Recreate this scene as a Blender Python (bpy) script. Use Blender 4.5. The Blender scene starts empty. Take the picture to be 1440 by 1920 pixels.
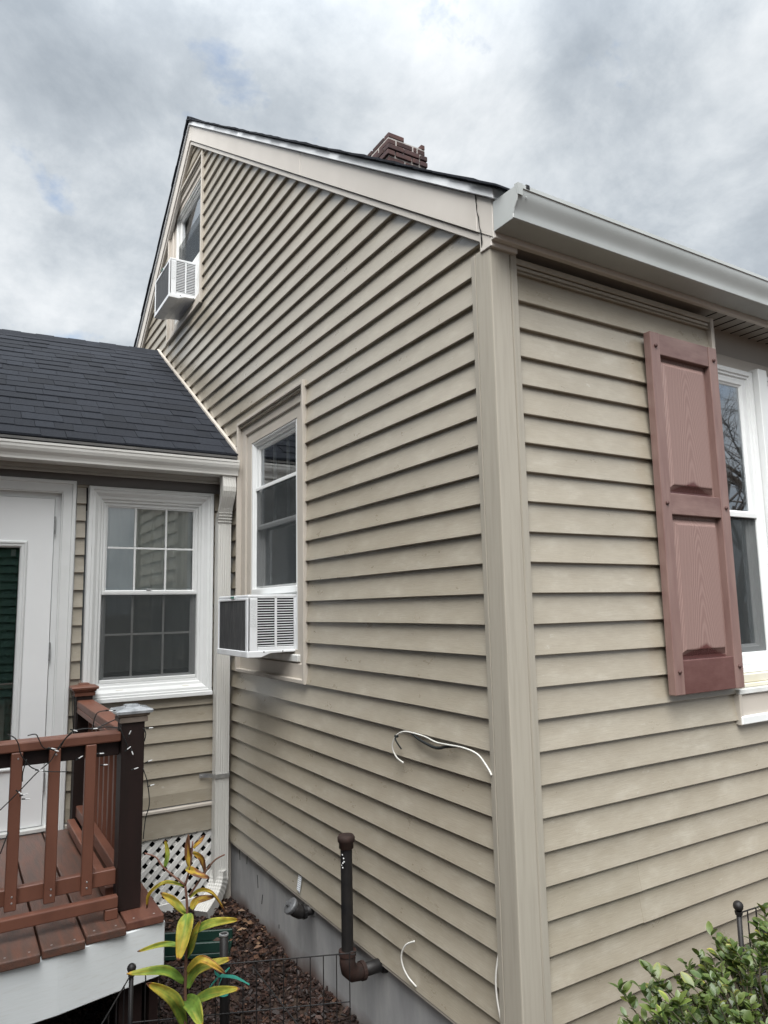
import bpy, bmesh, math, random
from mathutils import Vector, Matrix
random.seed(7)
sc = bpy.context.scene
COL = sc.collection
R_ = math.radians

# ------------------------------------------------------------------ camera
CAM_POS = Vector((-1.6112, -1.8738, 1.8711))
yaw, pitch, roll = 0.544322, 0.133977, -0.0201317
fw = Vector((math.sin(yaw)*math.cos(pitch), math.cos(yaw)*math.cos(pitch), math.sin(pitch)))
rt = Vector((math.cos(yaw), -math.sin(yaw), 0)); up = rt.cross(fw)
rt2 = math.cos(roll)*rt + math.sin(roll)*up; up2 = -math.sin(roll)*rt + math.cos(roll)*up
cam_d = bpy.data.cameras.new('camera'); cam = bpy.data.objects.new('camera', cam_d); COL.objects.link(cam)
m = Matrix((rt2, up2, -fw)).transposed().to_4x4(); m.translation = CAM_POS
cam.matrix_world = m
cam_d.sensor_fit = 'HORIZONTAL'; cam_d.sensor_width = 36.0; cam_d.lens = 1330.126/1440*36
cam_d.clip_start = 0.05; cam_d.clip_end = 2000
sc.camera = cam

# ------------------------------------------------------------------ world, sun, exposure
SUN_EL, SUN_AZ = R_(53), R_(230)        # azimuth: clockwise from +Y
EXPOSURE = 1.0
sc.view_settings.view_transform = 'Standard'; sc.view_settings.look = 'None'
sc.view_settings.gamma = 1.0; sc.view_settings.use_curve_mapping = False
sc.view_settings.exposure = EXPOSURE
w = bpy.data.worlds.new('World'); sc.world = w; w.use_nodes = True
nt = w.node_tree; nt.nodes.clear()
def N(nt, typ, **kw):
    n = nt.nodes.new(typ)
    for k, v in kw.items():
        if k == 'inp':
            for i, val in v.items(): n.inputs[i].default_value = val
        else: setattr(n, k, v)
    return n
def ramp(nt, stops, interp='LINEAR'):
    n = nt.nodes.new('ShaderNodeValToRGB'); n.color_ramp.interpolation = interp
    el = n.color_ramp.elements
    while len(el) < len(stops): el.new(0.5)
    for e_, (p_, c_) in zip(el, stops):
        e_.position = p_; e_.color = (c_, c_, c_, 1) if isinstance(c_, (int, float)) else (*c_, 1)
    return n
sky = N(nt, 'ShaderNodeTexSky', sky_type='NISHITA', sun_disc=False)
sky.sun_elevation = SUN_EL; sky.sun_rotation = SUN_AZ; sky.air_density = 1.2; sky.dust_density = 2.0
tc = N(nt, 'ShaderNodeTexCoord')
sep = N(nt, 'ShaderNodeSeparateXYZ'); nt.links.new(tc.outputs['Generated'], sep.inputs[0])
zz = N(nt, 'ShaderNodeMath', operation='MAXIMUM', inp={1: 0.0}); nt.links.new(sep.outputs[2], zz.inputs[0])
za = N(nt, 'ShaderNodeMath', operation='ADD', inp={1: 0.75}); nt.links.new(zz.outputs[0], za.inputs[0])
dv = N(nt, 'ShaderNodeVectorMath', operation='DIVIDE'); nt.links.new(tc.outputs['Generated'], dv.inputs[0])
cmb = N(nt, 'ShaderNodeCombineXYZ')
for i in range(3): nt.links.new(za.outputs[0], cmb.inputs[i])
nt.links.new(cmb.outputs[0], dv.inputs[1])
def cloud(scale, detail, rough, off, dist=0.3):
    mp = N(nt, 'ShaderNodeMapping'); mp.inputs['Location'].default_value = off; mp.inputs['Scale'].default_value = (1, 1, 1.15)
    nt.links.new(dv.outputs[0], mp.inputs[0])
    n = N(nt, 'ShaderNodeTexNoise', inp={'Scale': scale, 'Detail': detail, 'Roughness': rough, 'Distortion': dist})
    nt.links.new(mp.outputs[0], n.inputs['Vector']); return n
c_big = cloud(2.3, 10, 0.60, (3.1, 1.7, 0.2), 0.15)
c_small = cloud(5.2, 10, 0.62, (7.4, 2.2, 1.0), 0.2)
c_hole = cloud(4.6, 8, 0.58, (1.2, 9.3, 0.0), 0.2)
mxn = N(nt, 'ShaderNodeMix'); mxn.inputs[0].default_value = 0.50
nt.links.new(c_big.outputs['Fac'], mxn.inputs[2]); nt.links.new(c_small.outputs['Fac'], mxn.inputs[3])
CLOUD = 1.0
cr = ramp(nt, [(0.38, (0.205, 0.230, 0.258)), (0.46, (0.272, 0.298, 0.325)), (0.52, (0.348, 0.372, 0.394)), (0.60, (0.44, 0.458, 0.474))])
nt.links.new(mxn.outputs[0], cr.inputs[0])
hole = ramp(nt, [(0.61, 0.0), (0.70, 0.75)]); nt.links.new(c_hole.outputs['Fac'], hole.inputs[0])
skm = N(nt, 'ShaderNodeVectorMath', operation='SCALE', inp={'Scale': 0.10}); nt.links.new(sky.outputs[0], skm.inputs[0])
mx = N(nt, 'ShaderNodeMix', data_type='RGBA')
nt.links.new(hole.outputs[0], mx.inputs[0]); nt.links.new(cr.outputs[0], mx.inputs[6]); nt.links.new(skm.outputs[0], mx.inputs[7])
# an overcast vault is brighter towards the zenith than at the horizon
zen = N(nt, 'ShaderNodeMapRange', interpolation_type='SMOOTHSTEP', inp={1: 0.58, 2: 1.0, 3: 1.0, 4: 3.2}); nt.links.new(zz.outputs[0], zen.inputs[0])
bg = N(nt, 'ShaderNodeBackground', inp={'Strength': CLOUD}); nt.links.new(mx.outputs[2], bg.inputs[0]); nt.links.new(zen.outputs[0], bg.inputs[1])
wo = N(nt, 'ShaderNodeOutputWorld'); nt.links.new(bg.outputs[0], wo.inputs[0])

sd = bpy.data.lights.new('sun', 'SUN'); sun = bpy.data.objects.new('sun', sd); COL.objects.link(sun)
sd.energy = 4.25; sd.angle = R_(58); sd.color = (1.0, 0.985, 0.96)
to_sun = Vector((math.sin(SUN_AZ)*math.cos(SUN_EL), math.cos(SUN_AZ)*math.cos(SUN_EL), math.sin(SUN_EL)))
sun.rotation_euler = to_sun.to_track_quat('Z', 'Y').to_euler()
sun.location = (-3, -8, 9)

# ------------------------------------------------------------------ materials
def newmat(name):
    m = bpy.data.materials.new(name); m.use_nodes = True
    nt = m.node_tree; b = nt.nodes['Principled BSDF']; return m, nt, b
def mat(name, col, rough=0.5, spec=0.5, col2=None, vs=6.0, vstretch=(1, 1, 1), lo=0.35, hi=0.7, bump=0.0, bs=60.0, bstretch=(1, 1, 1),
        metal=0.0, rvar=0.0, detail=5, rnd=0.0, bdist=0.002):
    m, nt, b = newmat(name)
    b.inputs['Roughness'].default_value = rough; b.inputs['Metallic'].default_value = metal
    b.inputs['Specular IOR Level'].default_value = spec
    tc = N(nt, 'ShaderNodeTexCoord')
    oi = N(nt, 'ShaderNodeObjectInfo')
    src = None
    if col2 or rvar:
        mp = N(nt, 'ShaderNodeMapping'); mp.inputs['Scale'].default_value = vstretch; nt.links.new(tc.outputs['Object'], mp.inputs[0])
        n = N(nt, 'ShaderNodeTexNoise', noise_dimensions='4D', inp={'Scale': vs, 'Detail': detail, 'Roughness': 0.6})
        nt.links.new(mp.outputs[0], n.inputs['Vector'])
        wm = N(nt, 'ShaderNodeMath', operation='MULTIPLY', inp={1: 13.0}); nt.links.new(oi.outputs['Random'], wm.inputs[0]); nt.links.new(wm.outputs[0], n.inputs['W'])
        rp = ramp(nt, [(lo, 0.0), (hi, 1.0)]); nt.links.new(n.outputs['Fac'], rp.inputs[0])
        if col2:
            mx = N(nt, 'ShaderNodeMix', data_type='RGBA'); mx.inputs[6].default_value = (*col, 1); mx.inputs[7].default_value = (*col2, 1)
            nt.links.new(rp.outputs[0], mx.inputs[0]); src = mx.outputs[2]
        if rvar:
            mr = N(nt, 'ShaderNodeMapRange', inp={3: rough-rvar, 4: rough+rvar}); nt.links.new(n.outputs['Fac'], mr.inputs[0]); nt.links.new(mr.outputs[0], b.inputs['Roughness'])
    if src is None:
        rg = N(nt, 'ShaderNodeRGB'); rg.outputs[0].default_value = (*col, 1); src = rg.outputs[0]
    if rnd:
        hs = N(nt, 'ShaderNodeHueSaturation'); mr = N(nt, 'ShaderNodeMapRange', inp={3: 1-rnd, 4: 1+rnd}); nt.links.new(oi.outputs['Random'], mr.inputs[0])
        nt.links.new(mr.outputs[0], hs.inputs['Value']); nt.links.new(src, hs.inputs['Color']); src = hs.outputs[0]
    nt.links.new(src, b.inputs['Base Color'])
    if bump:
        mp = N(nt, 'ShaderNodeMapping'); mp.inputs['Scale'].default_value = bstretch; nt.links.new(tc.outputs['Object'], mp.inputs[0])
        n = N(nt, 'ShaderNodeTexNoise', inp={'Scale': bs, 'Detail': 4, 'Roughness': 0.6}); nt.links.new(mp.outputs[0], n.inputs['Vector'])
        bp = N(nt, 'ShaderNodeBump', inp={'Strength': bump, 'Distance': bdist}); nt.links.new(n.outputs['Fac'], bp.inputs['Height']); nt.links.new(bp.outputs[0], b.inputs['Normal'])
    return m

TAN = (0.302, 0.267, 0.208); TAN2 = (0.372, 0.338, 0.276)
def siding_mat(name, c1, c2):
    m, nt, b = newmat(name)
    tc = N(nt, 'ShaderNodeTexCoord'); oi = N(nt, 'ShaderNodeObjectInfo')
    wm = N(nt, 'ShaderNodeMath', operation='MULTIPLY', inp={1: 17.0}); nt.links.new(oi.outputs['Random'], wm.inputs[0])
    # chalky blotches, stretched along the plank
    mp = N(nt, 'ShaderNodeMapping'); mp.inputs['Scale'].default_value = (1, 1, 2.2); nt.links.new(tc.outputs['Object'], mp.inputs[0])
    n1 = N(nt, 'ShaderNodeTexNoise', noise_dimensions='4D', inp={'Scale': 5.0, 'Detail': 7, 'Roughness': 0.66}); nt.links.new(mp.outputs[0], n1.inputs['Vector']); nt.links.new(wm.outputs[0], n1.inputs['W'])
    r1 = ramp(nt, [(0.43, 0.0), (0.56, 0.35), (0.68, 1.0)]); nt.links.new(n1.outputs['Fac'], r1.inputs[0])
    mx = N(nt, 'ShaderNodeMix', data_type='RGBA'); mx.inputs[6].default_value = (*c1, 1); mx.inputs[7].default_value = (*c2, 1); nt.links.new(r1.outputs[0], mx.inputs[0])
    # fine streaks of embossed grain, also darkening slightly
    mp2 = N(nt, 'ShaderNodeMapping'); mp2.inputs['Scale'].default_value = (16, 16, 260); nt.links.new(tc.outputs['Object'], mp2.inputs[0])
    n2 = N(nt, 'ShaderNodeTexNoise', inp={'Scale': 1.0, 'Detail': 4, 'Roughness': 0.62, 'Distortion': 0.5}); nt.links.new(mp2.outputs[0], n2.inputs['Vector'])
    hs = N(nt, 'ShaderNodeHueSaturation'); mr = N(nt, 'ShaderNodeMapRange', inp={1: 0.3, 2: 0.7, 3: 0.93, 4: 1.07}); nt.links.new(n2.outputs['Fac'], mr.inputs[0])
    mr2 = N(nt, 'ShaderNodeMapRange', inp={3: 0.96, 4: 1.04}); nt.links.new(oi.outputs['Random'], mr2.inputs[0])
    mu = N(nt, 'ShaderNodeMath', operation='MULTIPLY'); nt.links.new(mr.outputs[0], mu.inputs[0]); nt.links.new(mr2.outputs[0], mu.inputs[1])
    n4 = N(nt, 'ShaderNodeTexNoise', noise_dimensions='4D', inp={'Scale': 16.0, 'Detail': 5, 'Roughness': 0.7}); nt.links.new(mp.outputs[0], n4.inputs['Vector']); nt.links.new(wm.outputs[0], n4.inputs['W'])
    r4 = ramp(nt, [(0.64, 0.0), (0.76, 0.6)]); nt.links.new(n4.outputs['Fac'], r4.inputs[0])
    mx4 = N(nt, 'ShaderNodeMix', data_type='RGBA'); mx4.inputs[7].default_value = (0.50, 0.475, 0.42, 1); nt.links.new(r4.outputs[0], mx4.inputs[0]); nt.links.new(mx.outputs[2], mx4.inputs[6])
    nt.links.new(mu.outputs[0], hs.inputs['Value']); nt.links.new(mx4.outputs[2], hs.inputs['Color']); nt.links.new(hs.outputs[0], b.inputs['Base Color'])
    rr = N(nt, 'ShaderNodeMapRange', inp={1: 0.3, 2: 0.7, 3: 0.24, 4: 0.44}); nt.links.new(n1.outputs['Fac'], rr.inputs[0]); nt.links.new(rr.outputs[0], b.inputs['Roughness'])
    b.inputs['Specular IOR Level'].default_value = 0.8; b.inputs['Coat Weight'].default_value = 0.45; b.inputs['Coat Roughness'].default_value = 0.26
    bp = N(nt, 'ShaderNodeBump', inp={'Strength': 0.42, 'Distance': 0.0014}); nt.links.new(n2.outputs['Fac'], bp.inputs['Height'])
    # long gentle waviness of the vinyl
    n3 = N(nt, 'ShaderNodeTexNoise', inp={'Scale': 3.0, 'Detail': 1}); nt.links.new(tc.outputs['Object'], n3.inputs['Vector'])
    bp3 = N(nt, 'ShaderNodeBump', inp={'Strength': 0.35, 'Distance': 0.012}); nt.links.new(n3.outputs['Fac'], bp3.inputs['Height']); nt.links.new(bp3.outputs[0], bp.inputs['Normal'])
    nt.links.new(bp.outputs[0], b.inputs['Normal'])
    return m
MT = {}
MT['siding'] = siding_mat('siding_vinyl', TAN, TAN2)
MT['post'] = mat('corner_vinyl', (0.35, 0.322, 0.27), 0.45, 0.45, (0.295, 0.27, 0.225), 5, (14, 14, 0.7), lo=0.45, hi=0.75, bump=0.1, bs=8, bstretch=(20, 20, 1))
MT['trim_tan'] = mat('trim_tan', (0.47, 0.43, 0.38), 0.5, 0.4, (0.42, 0.385, 0.335), 4, bump=0.05, bs=90)
MT['rake'] = mat('rake_coil', (0.58, 0.545, 0.50), 0.40, 0.45, (0.52, 0.485, 0.44), 2.2, bump=0.12, bs=5, bdist=0.006)
MT['drip'] = mat('drip_edge', (0.66, 0.68, 0.70), 0.34, 0.5, (0.58, 0.60, 0.62), 3)
MT['soffit'] = mat('soffit_vinyl', (0.33, 0.31, 0.28), 0.55, 0.4)
MT['frieze'] = mat('frieze_shade_dark', (0.16, 0.15, 0.145), 0.6, 0.35)  # shade under the wing eave is put into this dark base colour
MT['gutter'] = mat('gutter_enamel', (0.44, 0.46, 0.455), 0.24, 0.6, (0.37, 0.39, 0.38), 3, (1, 1, 1), bump=0.06, bs=4, bdist=0.01)
MT['gutter_dirty'] = mat('gutter_wing', (0.66, 0.655, 0.63), 0.4, 0.5, (0.54, 0.53, 0.50), 4, (0.6, 3, 3))
MT['downspout'] = mat('downspout_enamel', (0.60, 0.595, 0.565), 0.42, 0.4, (0.52, 0.51, 0.48), 3, (3, 3, 0.7))
MT['galv'] = mat('galvanised', (0.6, 0.61, 0.62), 0.35, 0.5, (0.4, 0.41, 0.42), 30, metal=0.8)
MT['white'] = mat('white_vinyl', (0.72, 0.735, 0.735), 0.38, 0.45, (0.67, 0.685, 0.68), 5)
MT['white_dirty'] = mat('white_vinyl_weathered', (0.66, 0.67, 0.66), 0.45, 0.45, (0.50, 0.50, 0.47), 7)
MT['cream'] = mat('cream_sill', (0.60, 0.57, 0.46), 0.5, 0.4, (0.66, 0.64, 0.57), 5)
MT['door'] = mat('door_paint', (0.82, 0.835, 0.84), 0.35, 0.45, (0.78, 0.795, 0.80), 2.5, bump=0.03, bs=20)
MT['shingle'] = mat('asphalt_shingle', (0.0105, 0.0125, 0.0175), 0.88, 0.2, (0.021, 0.024, 0.031), 90, lo=0.35, hi=0.7, bump=0.5, bs=260, rnd=0.20)
MT['roof_dark'] = mat('roof_underlay', (0.020, 0.023, 0.030), 0.9, 0.2, (0.04, 0.044, 0.055), 60, bump=0.4, bs=200)
MT['roof_trim'] = mat('roof_edge_trim', (0.10, 0.10, 0.098), 0.7, 0.3, (0.14, 0.135, 0.13), 8)
MT['brick'] = mat('chimney_brick', (0.062, 0.031, 0.027), 0.85, 0.3, (0.030, 0.021, 0.024), 9, bump=0.6, bs=70, rnd=0.35)
MT['mortar'] = mat('mortar', (0.40, 0.38, 0.36), 0.9, 0.2, (0.27, 0.255, 0.24), 12, bump=0.6, bs=70)
MT['black'] = mat('black_iron', (0.008, 0.008, 0.009), 0.5, 0.3, (0.018, 0.016, 0.015), 14)
MT['rust'] = mat('rusted_cap', (0.036, 0.018, 0.014), 0.75, 0.25, (0.014, 0.010, 0.009), 18, bump=0.3, bs=80)
MT['wire_black'] = mat('black_wire', (0.012, 0.014, 0.014), 0.5, 0.4)
MT['cable'] = mat('white_cable', (0.58, 0.575, 0.54), 0.5, 0.4, (0.46, 0.45, 0.42), 30)
MT['bulb'] = mat('clear_bulb', (0.65, 0.66, 0.66), 0.2, 0.6)
MT['deck'] = mat('deck_stain', (0.145, 0.060, 0.039), 0.55, 0.4, (0.090, 0.036, 0.026), 5, (6, 0.8, 6), bump=0.35, bs=14, bstretch=(14, 1.2, 14), rnd=0.12)
MT['rail'] = mat('rail_stain', (0.175, 0.072, 0.046), 0.45, 0.45, (0.115, 0.047, 0.031), 6, (1, 1, 0.3), bump=0.2, bs=40, rnd=0.10)
MT['deck_grey'] = mat('deck_stain_worn', (0.070, 0.045, 0.036), 0.38, 0.5, (0.135, 0.058, 0.038), 5, (8, 1.0, 8), bump=0.9, bs=16, bstretch=(14, 1.0, 14), rnd=0.12)
MT['post_dark'] = mat('dark_post', (0.012, 0.007, 0.006), 0.55, 0.3, (0.020, 0.010, 0.009), 5, (3, 3, 0.5), bump=0.2, bs=12, bstretch=(12, 12, 1))
MT['cap_worn'] = mat('worn_post_cap', (0.16, 0.125, 0.10), 0.45, 0.4, (0.24, 0.20, 0.17), 14)
MT['cap_glass'] = mat('cap_lens', (0.42, 0.44, 0.46), 0.12, 0.7, (0.16, 0.17, 0.18), 24)
MT['white_wood'] = mat('painted_board', (0.68, 0.71, 0.715), 0.5, 0.4, (0.56, 0.565, 0.54), 16, (0.5, 3, 5), lo=0.52, hi=0.9, bump=0.25, bs=10, bstretch=(1, 8, 8))
MT['lattice'] = mat('lattice_vinyl', (0.72, 0.72, 0.70), 0.5, 0.4, (0.62, 0.615, 0.59), 6)
MT['concrete'] = None
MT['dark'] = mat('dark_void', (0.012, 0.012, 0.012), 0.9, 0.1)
MT['room'] = mat('room_wall', (0.16, 0.18, 0.175), 0.8, 0.2)
MT['curtain'] = mat('sheer_curtain', (0.80, 0.80, 0.77), 0.8, 0.2, (0.70, 0.70, 0.67), 3)
MT['blind'] = mat('green_blind', (0.10, 0.20, 0.165), 0.5, 0.4)
MT['blind_pale'] = mat('pale_blind', (0.34, 0.40, 0.37), 0.7, 0.3)
MT['ac'] = mat('ac_enamel', (0.72, 0.74, 0.76), 0.38, 0.45, (0.54, 0.55, 0.55), 9, (1, 1, 0.6), lo=0.5, hi=0.8)
MT['ac_coil'] = mat('ac_coil', (0.075, 0.077, 0.080), 0.45, 0.5, (0.20, 0.20, 0.20), 9, (1, 6, 0.8), lo=0.5, hi=0.85, bump=0.5, bs=120, bstretch=(1, 1, 0.02), metal=0.4)
MT['badge'] = mat('green_badge', (0.03, 0.16, 0.12), 0.4, 0.5)
MT['green_plastic'] = mat('green_plastic', (0.006, 0.026, 0.019), 0.5, 0.35, (0.010, 0.034, 0.025), 8)
MT['ribbon'] = mat('teal_ribbon', (0.07, 0.42, 0.34), 0.5, 0.4, (0.10, 0.55, 0.45), 20)
MT['ground'] = mat('soil', (0.030, 0.019, 0.014), 0.95, 0.2, (0.050, 0.034, 0.025), 14, bump=0.8, bs=45, bdist=0.01)
MT['bark'] = mat('twig_bark', (0.13, 0.075, 0.05), 0.7, 0.3, (0.20, 0.09, 0.07), 14)
MT['branch'] = mat('shrub_branch', (0.09, 0.075, 0.05), 0.8, 0.3)

def concrete_mat():
    m, nt, b = newmat('foundation_concrete'); tc = N(nt, 'ShaderNodeTexCoord')
    mp = N(nt, 'ShaderNodeMapping'); mp.inputs['Scale'].default_value = (2.2, 2.2, 0.7); nt.links.new(tc.outputs['Object'], mp.inputs[0])
    n = N(nt, 'ShaderNodeTexNoise', inp={'Scale': 2.4, 'Detail': 6, 'Roughness': 0.65}); nt.links.new(mp.outputs[0], n.inputs['Vector'])
    n2 = N(nt, 'ShaderNodeTexNoise', inp={'Scale': 3.0, 'Detail': 6}); nt.links.new(tc.outputs['Object'], n2.inputs['Vector'])
    r1 = ramp(nt, [(0.33, (0.235, 0.235, 0.24)), (0.5, (0.29, 0.29, 0.292)), (0.70, (0.37, 0.368, 0.362))]); nt.links.new(n.outputs['Fac'], r1.inputs[0])
    # earth splashed up from the bed
    sp = N(nt, 'ShaderNodeSeparateXYZ'); nt.links.new(tc.outputs['Object'], sp.inputs[0])
    a = N(nt, 'ShaderNodeMath', operation='MULTIPLY_ADD', inp={1: 0.22, 2: -0.10}); nt.links.new(n2.outputs['Fac'], a.inputs[0])
    s = N(nt, 'ShaderNodeMath', operation='SUBTRACT'); nt.links.new(sp.outputs[2], s.inputs[0]); nt.links.new(a.outputs[0], s.inputs[1])
    r2 = ramp(nt, [(0.0, 1.0), (0.10, 0.0)]); nt.links.new(s.outputs[0], r2.inputs[0])
    mx = N(nt, 'ShaderNodeMix', data_type='RGBA'); mx.inputs[7].default_value = (0.09, 0.05, 0.038, 1); nt.links.new(r1.outputs[0], mx.inputs[6]); nt.links.new(r2.outputs[0], mx.inputs[0])
    nt.links.new(mx.outputs[2], b.inputs['Base Color']); b.inputs['Roughness'].default_value = 0.85; b.inputs['Specular IOR Level'].default_value = 0.25
    bp = N(nt, 'ShaderNodeBump', inp={'Strength': 0.25, 'Distance': 0.004}); nt.links.new(n2.outputs['Fac'], bp.inputs['Height']); nt.links.new(bp.outputs[0], b.inputs['Normal'])
    return m
MT['concrete'] = concrete_mat()

def glass_mat(name, tint=(0.95, 0.97, 0.96), refl=1.0):
    m = bpy.data.materials.new(name); m.use_nodes = True; nt = m.node_tree; nt.nodes.clear()
    o = N(nt, 'ShaderNodeOutputMaterial'); t = N(nt, 'ShaderNodeBsdfTransparent'); t.inputs[0].default_value = (*tint, 1)
    g = N(nt, 'ShaderNodeBsdfGlossy', inp={'Roughness': 0.015}); g.inputs[0].default_value = (0.95, 0.97, 1, 1)
    tc = N(nt, 'ShaderNodeTexCoord'); n = N(nt, 'ShaderNodeTexNoise', inp={'Scale': 2.5, 'Detail': 1}); nt.links.new(tc.outputs['Object'], n.inputs['Vector'])
    bp = N(nt, 'ShaderNodeBump', inp={'Strength': 0.05, 'Distance': 0.01}); nt.links.new(n.outputs['Fac'], bp.inputs['Height']); nt.links.new(bp.outputs[0], g.inputs['Normal'])
    f = N(nt, 'ShaderNodeFresnel', inp={'IOR': 1.62}); mu = N(nt, 'ShaderNodeMath', operation='MULTIPLY', inp={1: 1.7*refl}); nt.links.new(f.outputs[0], mu.inputs[0])
    mi = N(nt, 'ShaderNodeMath', operation='MINIMUM', inp={1: 0.95}); nt.links.new(mu.outputs[0], mi.inputs[0])
    mx = N(nt, 'ShaderNodeMixShader'); nt.links.new(mi.outputs[0], mx.inputs[0]); nt.links.new(t.outputs[0], mx.inputs[1]); nt.links.new(g.outputs[0], mx.inputs[2]); nt.links.new(mx.outputs[0], o.inputs[0])
    return m
MT['glass'] = glass_mat('window_glass')
MT['glass_front'] = glass_mat('window_glass_front', (0.88, 0.92, 0.92), 1.8)
def screen_mat():
    m = bpy.data.materials.new('insect_screen'); m.use_nodes = True; nt = m.node_tree; nt.nodes.clear()
    o = N(nt, 'ShaderNodeOutputMaterial'); t = N(nt, 'ShaderNodeBsdfTransparent'); d = N(nt, 'ShaderNodeBsdfDiffuse'); d.inputs[0].default_value = (0.060, 0.066, 0.068, 1)
    mx = N(nt, 'ShaderNodeMixShader'); mx.inputs[0].default_value = 0.40; nt.links.new(t.outputs[0], mx.inputs[1]); nt.links.new(d.outputs[0], mx.inputs[2]); nt.links.new(mx.outputs[0], o.inputs[0])
    return m
MT['screen'] = screen_mat()

def shutter_panel_mat(name, cathedral):
    m, nt, b = newmat(name); tc = N(nt, 'ShaderNodeTexCoord'); sp = N(nt, 'ShaderNodeSeparateXYZ'); nt.links.new(tc.outputs['Object'], sp.inputs[0])
    nz = N(nt, 'ShaderNodeTexNoise', inp={'Scale': 9.0, 'Detail': 3}); 
    mpn = N(nt, 'ShaderNodeMapping'); mpn.inputs['Scale'].default_value = (1, 1, 0.35); nt.links.new(tc.outputs['Object'], mpn.inputs[0]); nt.links.new(mpn.outputs[0], nz.inputs['Vector'])
    def MA(op, a, bb=None, c=None):
        n = N(nt, 'ShaderNodeMath', operation=op)
        for i, v in enumerate((a, bb, c)):
            if v is None: continue
            if isinstance(v, (int, float)): n.inputs[i].default_value = v
            else: nt.links.new(v, n.inputs[i])
        return n.outputs[0]
    if cathedral:
        x2 = MA('ABSOLUTE', sp.outputs[0]); x2 = MA('POWER', x2, 1.45)
        v = MA('MULTIPLY', x2, 14.0); v = MA('MULTIPLY_ADD', sp.outputs[2], 1.0, v); v = MA('MULTIPLY_ADD', nz.outputs['Fac'], 0.22, v)
        s = MA('SINE', MA('MULTIPLY', v, 95.0))
    else:
        v = MA('MULTIPLY_ADD', nz.outputs['Fac'], 0.10, sp.outputs[0]); s = MA('SINE', MA('MULTIPLY', v, 900.0))
    n2 = N(nt, 'ShaderNodeTexNoise', inp={'Scale': 4.0, 'Detail': 5}); nt.links.new(tc.outputs['Object'], n2.inputs['Vector'])
    mr = N(nt, 'ShaderNodeMapRange', inp={1: -1.0, 2: 1.0, 3: 0.0, 4: 1.0}); nt.links.new(s, mr.inputs[0])
    mx = N(nt, 'ShaderNodeMix', data_type='RGBA'); mx.inputs[6].default_value = (0.250, 0.165, 0.146, 1); mx.inputs[7].default_value = (0.205, 0.128, 0.113, 1); nt.links.new(mr.outputs[0], mx.inputs[0])
    # wet foot of the panel: a damp mark with its own ragged edge
    hz = N(nt, 'ShaderNodeMath', operation='MULTIPLY_ADD', inp={1: 0.10}); nt.links.new(n2.outputs['Fac'], hz.inputs[0]); nt.links.new(sp.outputs[2], hz.inputs[2])
    ax = MA('ABSOLUTE', sp.outputs[0]); hz2 = MA('MULTIPLY_ADD', ax, 0.35, hz.outputs[0])
    wet = ramp(nt, [(0.100, 1.0), (0.112, 0.0)]) ; nt.links.new(hz2, wet.inputs[0])
    mx2 = N(nt, 'ShaderNodeMix', data_type='RGBA'); mx2.inputs[7].default_value = (0.095, 0.036, 0.034, 1); nt.links.new(mx.outputs[2], mx2.inputs[6]); nt.links.new(wet.outputs[0], mx2.inputs[0])
    nt.links.new(mx2.outputs[2], b.inputs['Base Color'])
    rr = N(nt, 'ShaderNodeMapRange', inp={3: 0.52, 4: 0.18}); nt.links.new(wet.outputs[0], rr.inputs[0]); nt.links.new(rr.outputs[0], b.inputs['Roughness'])
    bp = N(nt, 'ShaderNodeBump', inp={'Strength': 0.3, 'Distance': 0.001}); nt.links.new(s, bp.inputs['Height']); nt.links.new(bp.outputs[0], b.inputs['Normal'])
    return m
MT['shut_panel'] = shutter_panel_mat('shutter_panel', True)
MT['shut'] = mat('shutter_vinyl', (0.220, 0.142, 0.125), 0.36, 0.5, (0.165, 0.097, 0.087), 8, (5, 5, 0.6), bump=0.3, bs=26, bstretch=(12, 12, 0.6))
MT['shut_rail'] = mat('shutter_rail', (0.220, 0.142, 0.125), 0.34, 0.5, (0.12, 0.062, 0.056), 5, (1, 1, 3), bump=0.3, bs=26, bstretch=(0.6, 12, 12))
MT['screw'] = mat('shutter_screw', (0.085, 0.045, 0.040), 0.6, 0.3)
MT['shut_wet'] = mat('shutter_rail_wet', (0.100, 0.046, 0.042), 0.2, 0.5, (0.145, 0.076, 0.070), 6, (1, 1, 2), bump=0.15, bs=26, bstretch=(0.6, 12, 12))

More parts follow.
